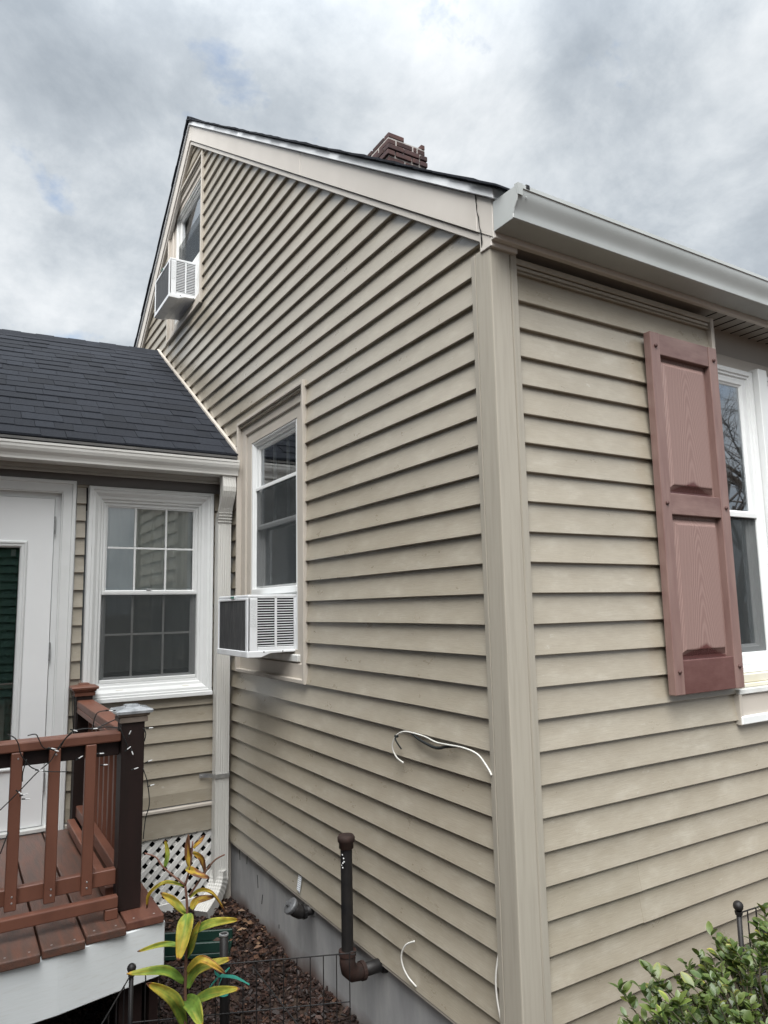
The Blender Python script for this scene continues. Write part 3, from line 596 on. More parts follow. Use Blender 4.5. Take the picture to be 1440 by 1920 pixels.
# gable wall, ground floor window (an air conditioner fills its foot)
gwin = part_empty('window', house); gwin['label'] = 'tall gable-wall window with an air conditioner in its lower part'
mb = MB(); frame(mb, WL, 1.615, 2.695, 1.478, 3.140, [(0, -0.03), (0, 0.010), (0.003, 0.013), (0.020, 0.013), (0.022, 0.010), (0.022, -0.10)]); mb.build('outer_channel', 'trim_tan', gwin)
mb = MB(); frame(mb, WL, 1.637, 2.673, 1.500, 3.118, [(0, -0.018), (0.075, -0.018), (0.078, -0.022), (0.078, -0.030), (0.150, -0.030), (0.152, -0.034), (0.152, -0.08)]); mb.build('casing', 'trim_tan', gwin, bevel=0.001)
U0, U1, Z0w, Z1w = 1.825, 2.505, 1.640, 3.000
mb = MB(); frame(mb, WL, 1.785, 2.525, Z0w-0.02, Z1w-0.015, [(0, -0.075), (0, -0.038), (0.004, -0.034), (0.026, -0.034), (0.030, -0.040), (0.042, -0.046), (0.046, -0.052), (0.046, -0.10)]); mb.build('window_frame', 'white', gwin)
mb = MB(); wbox(mb, WL, 1.75, 2.56, -0.07, -0.012, 1.585, 1.625); mb.build('sill', 'white_dirty', gwin, bevel=0.004)
sash(WL, gwin, 1.83, 2.48, 2.385, 2.945, -0.058, 0.034)
muntins(WL, gwin, (2.035, 2.245), (), 1.86, 2.45, 2.41, 2.92, -0.079, 0.008)
sash(WL, gwin, 1.83, 2.48, 1.99, 2.50, -0.088, 0.036, 'white')
mb = MB(); wbox(mb, WL, 1.83, 2.48, -0.055, -0.046, 2.640, 2.662); mb.build('screen_rail', 'white', gwin, bevel=0.002)
mb = MB(); wbox(mb, WL, 1.84, 2.47, -0.052, -0.0505, 2.02, 2.642); mb.build('screen', 'screen', gwin)
mb = MB(); wbox(mb, WL, 1.80, 2.50, -0.075, -0.030, 1.968, 2.006); mb.build('lower_rail', 'white', gwin, bevel=0.003)
mb = MB(); wbox(mb, WL, 1.80, 2.50, -0.075, -0.045, 1.60, 1.968); mb.build('filler_panel', 'white_dirty', gwin)
room(WL, gwin, 1.6, 2.7, 1.6, 3.1, -0.12, 1.4)
blind(WL, gwin, 1.84, 2.47, 2.44, 2.96, -0.14, 0.13, 'blind_pale', 0.02, 'shade_fold')
# attic window
awin = part_empty('window', house); awin['label'] = 'attic window high in the gable with an air conditioner in its lower part'
mb = MB(); frame(mb, WL, 3.615, 4.705, 4.385, 5.735, [(0, -0.03), (0, 0.010), (0.003, 0.013), (0.022, 0.013), (0.024, 0.010), (0.024, -0.10)]); mb.build('outer_channel', 'trim_tan', awin)
mb = MB(); frame(mb, WL, 3.639, 4.681, 4.409, 5.711, [(0, -0.012), (0.07, -0.012), (0.075, -0.018), (0.075, -0.025), (0.12, -0.025), (0.12, -0.08)]); mb.build('casing', 'trim_tan', awin)
mb = MB(); frame(mb, WL, 3.755, 4.565, 4.50, 5.60, [(0, -0.07), (0, -0.030), (0.025, -0.030), (0.03, -0.040), (0.045, -0.044), (0.045, -0.10)]); mb.build('window_frame', 'white_dirty', awin)
sash(WL, awin, 3.80, 4.52, 4.93, 5.56, -0.055, 0.035, 'white_dirty')
mb = MB(); wbox(mb, WL, 3.80, 4.52, -0.05, -0.0485, 4.86, 5.30); mb.build('screen', 'screen', awin)
mb = MB(); wbox(mb, WL, 3.78, 4.54, -0.075, -0.040, 4.45, 4.93); mb.build('filler_panel', 'white_dirty', awin)
room(WL, awin, 3.7, 4.6, 4.5, 5.6, -0.12, 1.0)

# front windows to the right of the shutter, in a shallow recess
fwin = part_empty('window', house); fwin['label'] = 'white front window beside the maroon shutter'
mb = MB(); wbox(mb, WR, XS, 4.2, -0.16, -0.115, 3.055, 3.19); mb.build('frieze_board', 'soffit', fwin)
mb = MB(); wbox(mb, WR, XS, 4.2, -0.16, -0.100, 2.985, 3.054); mb.build('head_casing', 'trim_tan', fwin, bevel=0.004)
mb = MB(); wbox(mb, WR, XS, 4.2, -0.17, -0.125, 1.35, 2.99); 
mb = MB(); wbox(mb, WR, XS+0.018, 1.33, -0.14, -0.060, 1.56, 2.985); mb.build('side_casing', 'white', fwin, bevel=0.002)
for (a, b) in ((1.318, 1.712), (1.795, 2.80)):
    mb = MB(); frame(mb, WR, a, b, 1.585, 2.985, [(0, -0.14), (0, -0.078), (0.020, -0.078), (0.024, -0.086), (0.034, -0.086), (0.038, -0.094), (0.052, -0.094), (0.052, -0.15)]); mb.build('window_frame', 'white', fwin)
    sash(WR, fwin, a+0.052, b-0.052, 2.262, 2.935, -0.094, 0.030, 'white', 'glass_front')
    sash(WR, fwin, a+0.052, b-0.052, 1.635, 2.300, -0.116, 0.036, 'white', 'glass_front')
    mb = MB(); wbox(mb, WR, a+0.05, b-0.05, -0.100, -0.0985, 1.63, 2.27); mb.build('screen', 'screen', fwin)
    mb = MB(); wbox(mb, WR, a+0.05, b-0.05, -0.098, -0.086, 2.258, 2.282); mb.build('screen_rail', 'white', fwin, bevel=0.002)
    mb = MB(); wbox(mb, WR, a+0.02, b-0.02, -0.10, -0.066, 1.585, 1.632); mb.build('lower_rail', 'white', fwin, bevel=0.003)
    room(WR, fwin, a+0.03, b-0.03, 1.6, 2.95, -0.15, 1.2)
    mb = MB(); n = 9
    mb.loft([[WR(b-0.30+0.25*i/n, -0.19-0.012*(i % 2), z) for i in range(n+1)] for z in (1.62, 2.94)], caps=False, closed=False); mb.build('curtain', 'curtain', fwin)
mb = MB(); wbox(mb, WR, 1.717, 1.790, -0.14, -0.048, 1.585, 3.0); mb.build('mullion', 'white', fwin, bevel=0.003)
mb = MB(); wbox(mb, WR, XS, 4.2, -0.14, -0.035, 1.555, 1.584); mb.build('sill', 'white', fwin, bevel=0.003)
mb = MB(); wbox(mb, WR, XS-0.004, 4.2, -0.12, -0.012, 1.518, 1.554); wbox(mb, WR, XS-0.004, 4.2, -0.12, 0.000, 1.500, 1.517); mb.build('sill_nosing', 'cream', fwin, bevel=0.003)
mb = MB(); wbox(mb, WR, XS-0.030, 4.2, -0.05, 0.016, 1.476, 1.499); mb.build('apron_ledge', 'white_dirty', fwin, bevel=0.003)
mb = MB(); wbox(mb, WR, XS-0.012, 4.2, -0.05, 0.004, 1.388, 1.476); mb.build('apron', 'trim_tan', fwin)
mb = MB(); wbox(mb, WR, XS-0.030, 4.2, -0.05, 0.018, 1.352, 1.387); mb.build('apron_foot', 'white', fwin, bevel=0.004)
mb = MB(); wbox(mb, WR, XS-0.031, XS-0.012, -0.03, 0.014, 1.350, 1.478); mb.build('apron_channel', 'trim_tan', fwin, bevel=0.003)

# shutter
sh = part_empty('shutter', house)
SX0, SX1, SZ0, SZ1 = 0.797, 1.243, 1.510, 2.985
f0, f1 = 0.012, 0.046
for a, b in ((SX0, SX0+0.058), (SX1-0.058, SX1)):
    mb = MB(); wbox(mb, WR, a, b, f0, f1, SZ0, SZ1); mb.build('stile', 'shut', sh, bevel=0.003, seg=2)
for z0, z1, nm in ((1.510, 1.642, 'shut_wet'), (2.222, 2.310, 'shut_rail'), (2.893, 2.985, 'shut_rail')):
    mb = MB(); wbox(mb, WR, SX0+0.0585, SX1-0.0585, f0, f1-0.003, z0, z1); mb.build('rail', nm, sh, bevel=0.003, seg=2)
for z0, z1 in ((1.6425, 2.2215), (2.3105, 2.8925)):
    a, b = SX0+0.0585, SX1-0.0585; cx = (a+b)/2
    mb = MB(); frame(mb, WR, a, b, z0, z1, [(0, f0), (0, f0+0.004), (0.012, f0+0.004), (0.034, f0+0.019), (0.037, f0+0.023), (0.041, f0+0.024)], fill=True)
    o = mb.build('panel', 'shut_panel', sh)
    # own origin at the panel's foot, so that the grain and damp mark sit on it
    for v in o.data.vertices: v.co -= Vector((cx, 0, z0))
    o.location = (cx, 0, z0)
for u in (SX0+0.029, SX1-0.029):
    for z in (1.60, 2.266, 2.925):
        MB().lathe(WR(u, f1, z), (0, -1, 0), [(-0.001, 0.0085), (0.005, 0.0085), (0.009, 0.005), (0.010, 0.001)], 8).build('screw', 'screw', sh, smooth=False)

# ------------------------------------------------------------------ wing
wing = thing('house_wing', (-0.9, YW, 0), 'low side wing with dark shingled roof, white door and white framed window', 'house wing')
ww = part_empty('front_wall', wing)
DOORX = (-2.12, -0.985); WINX = (-0.93, -0.108); WINZ = (1.335, 2.672)
z = 2.554 + 0.1075
i = 0
while z > 0.66:
    segs = [(DOORX[1], -0.0)]
    if overlap(z, z+0.1075, *WINZ) > 0.04: segs = [(DOORX[1], WINX[0]), (WINX[1], -0.0)]
    for a, b in segs: plank(WW, (lambda a, b: (lambda zz: (a, b)))(a, b), z, ww, hh=0.1075)
    z -= 0.1075
mb = MB(); wbox(mb, WW, DOORX[1], 0.0, -0.03, 0.0, 0.655, 0.728); mb.build('starter_board', 'siding', ww)
mb = MB(); wbox(mb, WW, DOORX[1], -0.02, -0.03, 0.020, 0.624, 0.646); mb.build('water_table', 'trim_tan', wing, bevel=0.004)
mb = MB(); wbox(mb, WW, -2.2, -0.02, -0.03, 0.008, 0.475, 0.623); mb.build('skirt_board', 'siding', wing)
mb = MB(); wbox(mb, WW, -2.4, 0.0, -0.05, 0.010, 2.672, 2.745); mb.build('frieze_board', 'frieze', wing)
mb = MB(); wbox(mb, WW, -0.030, 0.026, -0.05, 0.012, 0.02, 0.475); mb.build('corner_board', 'trim_tan', wing, bevel=0.003)
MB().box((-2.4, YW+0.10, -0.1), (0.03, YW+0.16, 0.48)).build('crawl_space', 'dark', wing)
# lattice skirt of separate strips
lat = part_empty('lattice', wing)
def clip_poly(poly, x0, x1, z0, z1):
    for ax, lim, sg in ((0, x0, 1), (0, x1, -1), (1, z0, 1), (1, z1, -1)):
        out = []
        for i in range(len(poly)):
            p, q = poly[i], poly[(i+1) % len(poly)]; dp, dq = sg*(p[ax]-lim), sg*(q[ax]-lim)
            if dp >= 0: out.append(p)
            if (dp >= 0) != (dq >= 0):
                t = dp/(dp-dq); out.append((p[0]+(q[0]-p[0])*t, p[1]+(q[1]-p[1])*t))
        poly = out
        if len(poly) < 3: return []
    return poly
LX0, LX1, LZ0, LZ1 = -0.96, -0.03, 0.07, 0.476
PX = 0.0805; hw = 0.0205
for layer, sg in ((0, 1), (1, -1)):
    for i in range(-8, 22):
        xc = LX0 + i*PX; L = 0.6
        pl = clip_poly([(xc-hw, 0), (xc+hw, 0), (xc+hw+sg*L, L), (xc-hw+sg*L, L)], LX0, LX1, LZ0, LZ1)
        if len(pl) < 3: continue
        wa = -0.004 - 0.008*layer
        MB().loft([[WW(x, wa, z) for x, z in pl], [WW(x, wa-0.0075, z) for x, z in pl]]).build('lattice_strip', 'lattice', lat)
mb = MB(); wbox(mb, WW, LX0, -0.03, -0.012, 0.008, 0.02, 0.078); mb.build('lattice_rail', 'lattice', lat)
# eave of the wing
mb = MB().box((-2.4, 2.770, 2.745), (-0.006, 2.792, 2.905)); mb.build('fascia', 'soffit', wing)
wsf = MB().box((-2.4, 2.792, 2.747), (-0.006, YW+0.03, 2.757)).build('soffit', 'soffit', wing)
MB().box((-2.4, 2.782, 2.728), (-0.02, 2.800, 2.7465)).build('soffit_trim', 'soffit', wing, bevel=0.003)
for i in range(14):
    x = -1.62 + i*0.108; MB().box((x, 2.803, 2.744), (x+0.010, YW-0.01, 2.7475)).build('vent_groove', 'dark', wsf)
ko = [(2.768, 2.868), (2.768, 2.771), (2.672, 2.771), (2.667, 2.774), (2.666, 2.786), (2.660, 2.802), (2.647, 2.822), (2.641, 2.840), (2.6405, 2.856), (2.637, 2.860), (2.637, 2.874), (2.650, 2.876)]
ki = [(2.650, 2.873), (2.6415, 2.870), (2.6415, 2.862), (2.645, 2.856), (2.645, 2.840), (2.651, 2.824), (2.664, 2.804), (2.670, 2.787), (2.671, 2.776), (2.674, 2.775), (2.764, 2.775), (2.764, 2.868)]
wg = MB().loft([[(x, y, z) for y, z in ko+ki] for x in (-2.4, -1.4, -0.7, -0.012)]).build('gutter', 'gutter_dirty', wing)
MB().loft([[(x, y, z) for y, z in [(2.769, 2.872), (2.769, 2.769), (2.672, 2.769), (2.6655, 2.773), (2.6645, 2.786), (2.6585, 2.801), (2.6455, 2.821), (2.6395, 2.840), (2.6355, 2.878)]] for x in (-0.0125, -0.009)]).build('end_cap', 'gutter_dirty', wg)
# roof of the wing
WS = 0.641; EY, EZ = 2.700, 2.930; RY = 5.02
def zw(y): return EZ + WS*(y - EY)
wr = part_empty('roof', wing)
sag = lambda x: -0.045*min(1.0, max(0.0, -x/1.4))
MB().loft([[(x, EY-0.02, zw(EY-0.02)-0.03), (x, RY, zw(RY)-0.03+sag(x)), (x, RY+2.2, zw(RY)-1.4), (x, RY+2.2, zw(RY)-1.38), (x, RY, zw(RY)-0.004+sag(x)), (x, EY-0.02, zw(EY-0.02)-0.006)] for x in (-2.4, -1.4, -0.7, -0.002)]).build('roof_deck', 'roof_dark', wr)
MB().box((-2.4, EY-0.030, EZ-0.040), (-0.012, EY-0.014, EZ-0.024)).build('drip_edge', 'roof_trim', wr)
run = 0.1215; nc = int((RY-EY)/run)+1
for c in range(nc):
    y0 = EY - 0.028 + c*run; y1 = min(y0+run+0.05, RY+0.01)
    x = -0.006 - random.uniform(0, 0.12)
    first = True
    while x > -1.75 or first:
        w_ = random.choice((0.11, 0.14, 0.17, 0.20, 0.24, 0.28)); xr = -0.006 if first else x; xl = x - w_ if not first else x; first = False
        if xr - xl > 0.02:
            th = random.choice((0.010, 0.0105, 0.014, 0.015)) + random.uniform(-0.0007, 0.0007); lift = 0.003
            wob = random.uniform(-0.004, 0.004)
            P = []
            for xx in (xl+0.0012, xr-0.0012):
                sg0 = sag(xx)*(y0-EY)/(RY-EY); sg1 = sag(xx)*(y1-EY)/(RY-EY)
                P.append([(xx, y0+wob, zw(y0)+sg0+0.0005), (xx, y1, zw(y1)+sg1-0.003), (xx, y1, zw(y1)+sg1+lift), (xx, y0+wob, zw(y0+wob)+sg0+th)])
            MB().loft(P).build('shingle', 'shingle', wr)
        x = xl
    
for i in range(14):
    x1 = -0.004 - i*0.135; x0 = x1 - 0.15; t = 0.006 + 0.004*(i % 2)
    s0, s1 = sag(x0), sag(x1); zr = zw(RY)
    P = [[(xx, RY-0.12, zr+s-0.12*WS+t), (xx, RY-0.02, zr+s+0.004+t), (xx, RY+0.06, zr+s-0.01), (xx, RY+0.06, zr+s-0.02), (xx, RY-0.12, zr+s-0.12*WS-0.006)] for xx, s in ((x0, s0), (x1, s1))]
    MB().loft(P).build('ridge_cap', 'shingle', wr)
# flashing strip against the gable wall
mb = MB().loft([[(xa, y, zw(y)+h) for xa, h in ((0.005, 0.006), (-0.017, 0.006), (-0.017, 0.028), (0.005, 0.030))] for y in (EY-0.02, 3.5, 4.3, RY+0.01)]); mb.build('flashing', 'trim_tan', wr, bevel=0.002)

# wing window
win = part_empty('window', wing); win['label'] = 'white framed double-hung window between the white door and the downspout'
mb = MB(); frame(mb, WW, -0.917, -0.120, 1.342, 2.668, [(0, -0.03), (0, 0.022), (0.004, 0.026), (0.022, 0.026), (0.025, 0.020), (0.040, 0.018), (0.060, 0.002), (0.074, -0.002), (0.080, -0.008), (0.080, -0.05)]); mb.build('casing', 'white', win)
mb = MB(); frame(mb, WW, -0.838, -0.199, 1.421, 2.589, [(0, -0.05), (0, -0.012), (0.014, -0.014), (0.018, -0.024), (0.018, -0.08)]); mb.build('window_frame', 'white', win)
mb = MB(); wbox(mb, WW, -0.922, -0.116, -0.01, 0.034, 1.325, 1.352); mb.build('sill', 'white', win, bevel=0.003)
sash(WW, win, -0.822, -0.215, 1.985, 2.573, -0.026, 0.030)
sash(WW, win, -0.822, -0.215, 1.437, 2.030, -0.048, 0.036)
muntins(WW, win, (-0.622, -0.425), (2.285,), -0.79, -0.245, 2.01, 2.55, -0.0365, 0.0115)
muntins(WW, win, (-0.622, -0.425), (1.735,), -0.79, -0.245, 1.47, 2.00, -0.064, 0.013, 'lattice')
mb = MB(); wbox(mb, WW, -0.818, -0.219, -0.034, -0.024, 1.990, 2.010); mb.build('screen_rail', 'white', win, bevel=0.002)
mb = MB(); wbox(mb, WW, -0.816, -0.221, -0.030, -0.0285, 1.455, 1.992); mb.build('screen', 'screen', win)
mb = MB(); wbox(mb, WW, -0.818, -0.219, -0.036, -0.016, 1.437, 1.460); mb.build('lower_rail', 'white', win, bevel=0.003)
for x in (-0.70, -0.29):
    mb = MB(); wbox(mb, WW, x-0.022, x+0.022, -0.004, 0.008, 1.386, 1.398); mb.build('sill_clip', 'cream', win, bevel=0.002)
mb = MB(); wbox(mb, WW, -0.545, -0.515, -0.036, -0.020, 2.012, 2.024); mb.build('sash_lock', 'galv', win, bevel=0.002)
room(WW, win, -0.84, -0.19, 1.42, 2.59, -0.078, 0.8)
mb = MB(); n = 46
cur = lambda i: -0.092 - 0.010*math.sin(i*1.05) - 0.005*math.sin(i*2.3+1)
mb.loft([[WW(-0.83+0.63*i/n, cur(i)*(1 if z > 2 else 1.02), z) for i in range(n+1)] for z in (1.5, 2.0, 2.58)], caps=False, closed=False); mb.build('curtain', 'curtain', win, smooth=True)
# door
door = part_empty('door', wing)
mb = MB(); frame(mb, WW, -2.112, -0.992, 0.50, 2.690, [(0, -0.03), (0, 0.022), (0.004, 0.026), (0.020, 0.026), (0.024, 0.018), (0.070, 0.014), (0.074, 0.008), (0.080, 0.006), (0.080, -0.02), (0.112, -0.024), (0.112, -0.06)]); mb.build('casing', 'white', door)
GX = (-1.846, -1.248); GZ = (0.985, 2.310)
mb = MB(); wbox(mb, WW, -1.996, GX[0]+0.02, -0.045, -0.010, 0.660, 2.574); wbox(mb, WW, GX[1]-0.02, -1.109, -0.045, -0.010, 0.660, 2.574); wbox(mb, WW, GX[0]+0.02, GX[1]-0.02, -0.045, -0.010, 0.660, GZ[0]+0.02); wbox(mb, WW, GX[0]+0.02, GX[1]-0.02, -0.045, -0.010, GZ[1]-0.02, 2.574)
bm_ = mb.build('door_panel', 'door', door)
mb = MB(); frame(mb, WW, GX[0], GX[1], GZ[0], GZ[1], [(0, -0.012), (0, -0.002), (0.006, 0.004), (0.014, 0.004), (0.018, -0.001), (0.030, -0.001), (0.038, -0.008), (0.042, -0.04)]); mb.build('glass_frame', 'white', door)
mb = MB(); wbox(mb, WW, GX[0]+0.03, GX[1]-0.03, -0.028, -0.024, GZ[0]+0.03, GZ[1]-0.03); mb.build('pane', 'glass', door)
room(WW, door, GX[0], GX[1], GZ[0], GZ[1], -0.046, 0.3)
blind(WW, door, GX[0]+0.03, GX[1]-0.03, GZ[0], GZ[1]-0.05, -0.062, 0.048, 'blind', -0.018)
mb = MB(); wbox(mb, WW, GX[1]-0.085, GX[1]-0.06, -0.05, -0.036, GZ[1]-0.09, GZ[1]-0.05); mb.build('blind_bracket', 'blind_pale', door)
for z in (2.41, 1.65, 0.90):
    MB().lathe(WW(-1.104, -0.006, z-0.055), (0, 0, 1), [(0, 0.006), (0.11, 0.006)], 8).build('hinge', 'galv', door)
mb = MB(); wbox(mb, WW, -2.03, -1.075, -0.06, 0.030, 0.632, 0.655); mb.build('threshold', 'white_dirty', door, bevel=0.003)

# downspout with two elbows, ribbed front, strap
ds = part_empty('downspout', wing)
def ds_loop(c, ax, rotx, wdt=0.092, dep=0.062):
    """ribbed rectangular section centred at c; ax unit direction of flow; side = +x"""
    side = Vector(ax[1]); nrm = Vector(ax[0]); pts = []
    nr = 6
    for i in range(nr*2+1):
        t = -wdt/2 + wdt*i/(nr*2); pts.append(Vector(c) + side*t + nrm*(dep/2 - (0.0022 if i % 2 == 1 and 0 < i < nr*2 else 0.0)))
    pts += [Vector(c) + side*wdt/2 - nrm*dep/2, Vector(c) - side*wdt/2 - nrm*dep/2]
    return pts
X = Vector((1, 0, 0)); dxc = -0.066; dyc = YW - 0.056
mb = MB().loft([ds_loop((dxc, dyc, z), (Vector((0, -1, 0)), X), 0) for z in (0.17, 0.9, 1.7, 2.47)]); mb.build('pipe', 'downspout', ds)
# upper elbow: from the gutter outlet back to the wall
path = [(2.712, 2.775, 90), (2.708, 2.740, 90), (2.700, 2.70, 84), (2.702, 2.66, 100), (2.716, 2.615, 118), (2.738, 2.575, 125), (2.762, 2.545, 120), (2.782, 2.515, 108), (2.795, 2.485, 94), (2.798, 2.455, 90)]
L = []
for i, (y, z, a) in enumerate(path):
    n_ = Vector((0, -math.sin(R_(a)), -math.cos(R_(a)))) ; L.append(ds_loop((dxc, y, z), (n_, X), 0, 0.090 if i < 9 else 0.086, 0.064))
MB().loft(L).build('upper_elbow', 'downspout', ds)
for i in range(5):
    z = 2.53 - i*0.017; MB().loft([ds_loop((dxc, 2.772+0.005*i, z+dz), (Vector((0, -1, 0.5-0.1*i)).normalized(), X), 0, 0.094, 0.067) for dz in (0, 0.006)]).build('elbow_crimp', 'downspout', ds)
# lower elbow turning out over the splash block, corrugated
dirh = Vector((-0.76, -0.65, 0)).normalized(); side = Vector((dirh.y, -dirh.x, 0)); p0 = Vector((dxc, dyc, 0.235)); L = []; nL = 22
for i in range(nL+1):
    a = R_(66)*min(1, i/16); pos = p0 + Vector((0, 0, -1))*(0.17*math.sin(a)) + dirh*(0.17*(1-math.cos(a)))
    if i > 16: pos = pos + (dirh*math.sin(a)-Vector((0, 0, 1))*math.cos(a))*0.018*(i-16)
    nrm = dirh*math.cos(a)+Vector((0, 0, 1))*math.sin(a); g_ = 1.07 if (i % 2 == 0 and 2 < i < 17) else 1.0
    L.append(ds_loop(pos, (nrm, side), 0, 0.094*g_, 0.066*g_))
MB().loft(L).build('lower_elbow', 'downspout', ds)
sp = [(-0.190, 0.004), (-0.165, 0.006), (-0.140, 0.020), (-0.118, 0.050), (-0.112, 0.0905), (-0.020, 0.0905), (-0.016, 0.05), (-0.004, 0.03), (0.004, 0.028)]
MB().loft([[WW(x, w_, z) for z in (0.802, 0.828)] + [WW(x, w_+0.004, z) for z in (0.828, 0.802)] for x, w_ in sp]).build('strap', 'galv', ds)
MB().lathe(WW(-0.178, 0.008, 0.815), (0, -1, 0), [(0, 0.005), (0.003, 0.004)], 8).build('strap_screw', 'galv', ds)

# ------------------------------------------------------------------ air conditioners
def ac_unit(y0, y1, z0, z1, x0, x1, label, tilt):
    t = thing('air_conditioner', (0.0, (y0+y1)/2, z0), label, 'air conditioner', 'window air conditioners on the gable wall')
    h = z1-z0
    MB().box((x0+0.012, y0+0.012, z0+0.02), (x1, y1-0.012, z1-0.012)).build('inner_case', 'dark', t)
    MB().box((x0, y0, z1-0.016), (x1, y1, z1)).build('top_panel', 'ac', t, bevel=0.004, seg=2)
    # near side: solid strip at the rear corner, louvred field
    MB().box((x0, y0, z0+0.03), (x0+0.055, y0+0.012, z1-0.0165)).build('side_panel', 'ac', t, bevel=0.003)
    MB().box((x1-0.075, y0+0.0005, z0+0.03), (x1, y0+0.012, z1-0.0165)).build('side_panel', 'ac', t, bevel=0.003)
    MB().box((x0+0.0555, y0+0.0005, z0+0.03), (x1-0.0755, y0+0.012, z0+0.052)).build('side_panel', 'ac', t, bevel=0.002)
    MB().box((x0, y1-0.012, z0+0.03), (x1, y1, z1-0.0165)).build('side_panel', 'ac', t, bevel=0.003)
    a, b = x0+0.056, x1-0.076; mid = (a+b)/2
    MB().box((mid-0.006, y0, z0+0.0525), (mid+0.006, y0+0.011, z1-0.017)).build('louver_post', 'ac', t, bevel=0.002)
    n = 19; pitch = (h-0.075)/n
    sl = None
    for i in range(n+1):
        z = z0 + 0.056 + i*pitch
        for (p, q) in ((a, mid-0.0065), (mid+0.0065, b)):
            if sl is None:
                sl = MB().add([(p, y0+0.001, z), (q, y0+0.001, z), (q, y0+0.001, z+pitch*0.36), (p, y0+0.001, z+pitch*0.36), (p, y0+0.011, z+0.001), (q, y0+0.011, z+0.001), (q, y0+0.011, z+0.001+pitch*0.3), (p, y0+0.011, z+0.001+pitch*0.3)],
                              [(0,1,2,3), (4,7,6,5), (0,4,5,1), (3,2,6,7), (0,3,7,4), (1,5,6,2)]).build('louver', 'ac', t); base = (p, z)
            else:
                c = sl.copy(); link(c, t); c.parent = t; c.location = (p-base[0], 0, z-base[1]); ORG[c] = ORG[t]
    # rear: condenser coil in a white frame
    fw_ = 0.020
    for (ya, yb, za, zb) in ((y0, y0+fw_*1.6, z0+0.03, z1-0.0165), (y1-fw_*0.8, y1, z0+0.03, z1-0.0165)): MB().box((x0-0.004, ya, za), (x0+0.012, yb, zb)).build('rear_frame', 'ac', t, bevel=0.003)
    MB().box((x0-0.003, y0+0.033, z1-0.030), (x0+0.012, y1-0.017, z1-0.017)).build('rear_frame', 'ac', t, bevel=0.002)
    MB().box((x0+0.001, y0+0.034, z0+0.03), (x0+0.011, y1-0.018, z1-0.031)).build('coil', 'ac_coil', t)
    for i in range(30):
        y = y0+0.036+i*(y1-y0-0.058)/29
        MB().box((x0-0.001, y, z0+0.032), (x0+0.0008, y+0.0025, z1-0.032)).build('coil_fin', 'ac_coil', t) if i % 2 == 0 else None
    # base pan with its swept-up lower edge
    pan = [(x0-0.006, z0+0.032), (x0-0.006, z0-0.002), (x0+0.075, z0-0.004), (x0+0.10, z0+0.006), (x0+0.13, z0+0.016), (x1, z0+0.022), (x1, z0+0.032)]
    MB().loft([[(x, y, z) for x, z in pan] for y in (y0-0.004, y1+0.004)]).build('base_pan', 'ac', t, bevel=0.003)
    for x in (x0+0.09, x0+0.20): MB().lathe((x, y0-0.004, z0+0.026), (0, -1, 0), [(0, 0.004), (0.003, 0.003)], 6).build('screw', 'black', t)
    MB().lathe((x1-0.052, y0, z0+h*0.62), (0, -1, 0), [(0, 0.014), (0.003, 0.012), (0.003, 0.006), (0.001, 0.005)], 12).build('bolt', 'ac', t)
    MB().box((x0-0.0065, y1-0.30, z1-0.018), (x0-0.004, y1-0.235, z1-0.002)).build('badge_plate', 'white', t, bevel=0.001)
    MB().box((x0-0.0085, y1-0.295, z1-0.0155), (x0-0.0063, y1-0.240, z1-0.0045)).build('badge', 'badge', t)
    # rating label beside the louvres: rows of small grey print
    MB().box((x0+0.010, y0-0.0012, z0+0.16), (x0+0.046, y0-0.0002, z1-0.030)).build('rating_label', label_mat, t)
    return t
def print_mat(name, paper, ink, rows, zspan, axis):
    m, nt, b = newmat(name); tc = N(nt, 'ShaderNodeTexCoord'); sp = N(nt, 'ShaderNodeSeparateXYZ'); nt.links.new(tc.outputs['Generated'], sp.inputs[0])
    mu = N(nt, 'ShaderNodeMath', operation='MULTIPLY', inp={1: rows}); nt.links.new(sp.outputs[2], mu.inputs[0])
    fr = N(nt, 'ShaderNodeMath', operation='FRACT'); nt.links.new(mu.outputs[0], fr.inputs[0])
    fl = N(nt, 'ShaderNodeMath', operation='FLOOR'); nt.links.new(mu.outputs[0], fl.inputs[0])
    mp = N(nt, 'ShaderNodeCombineXYZ'); m2 = N(nt, 'ShaderNodeMath', operation='MULTIPLY', inp={1: 9.0}); nt.links.new(sp.outputs[axis], m2.inputs[0]); nt.links.new(m2.outputs[0], mp.inputs[0]); nt.links.new(fl.outputs[0], mp.inputs[1])
    nz = N(nt, 'ShaderNodeTexNoise', inp={'Scale': 2.2, 'Detail': 2}); nt.links.new(mp.outputs[0], nz.inputs['Vector'])
    a = ramp(nt, [(0.30, 0.0), (0.34, 1.0), (0.70, 1.0), (0.74, 0.0)]); nt.links.new(fr.outputs[0], a.inputs[0])
    c = ramp(nt, [(0.46, 0.0), (0.50, 1.0)]); nt.links.new(nz.outputs['Fac'], c.inputs[0])
    pr = N(nt, 'ShaderNodeMath', operation='MULTIPLY'); nt.links.new(a.outputs[0], pr.inputs[0]); nt.links.new(c.outputs[0], pr.inputs[1])
    mx = N(nt, 'ShaderNodeMix', data_type='RGBA'); mx.inputs[6].default_value = (*paper, 1); mx.inputs[7].default_value = (*ink, 1); nt.links.new(pr.outputs[0], mx.inputs[0])
    nt.links.new(mx.outputs[2], b.inputs['Base Color']); b.inputs['Roughness'].default_value = 0.5; return m
label_mat = print_mat('rating_print', (0.70, 0.72, 0.73), (0.34, 0.36, 0.38), 26, 0.1, 0)
ac_unit(1.823, 2.325, 1.620, 1.955, -0.245, 0.10, 'white window air conditioner beside the downspout, just above head height', 0)
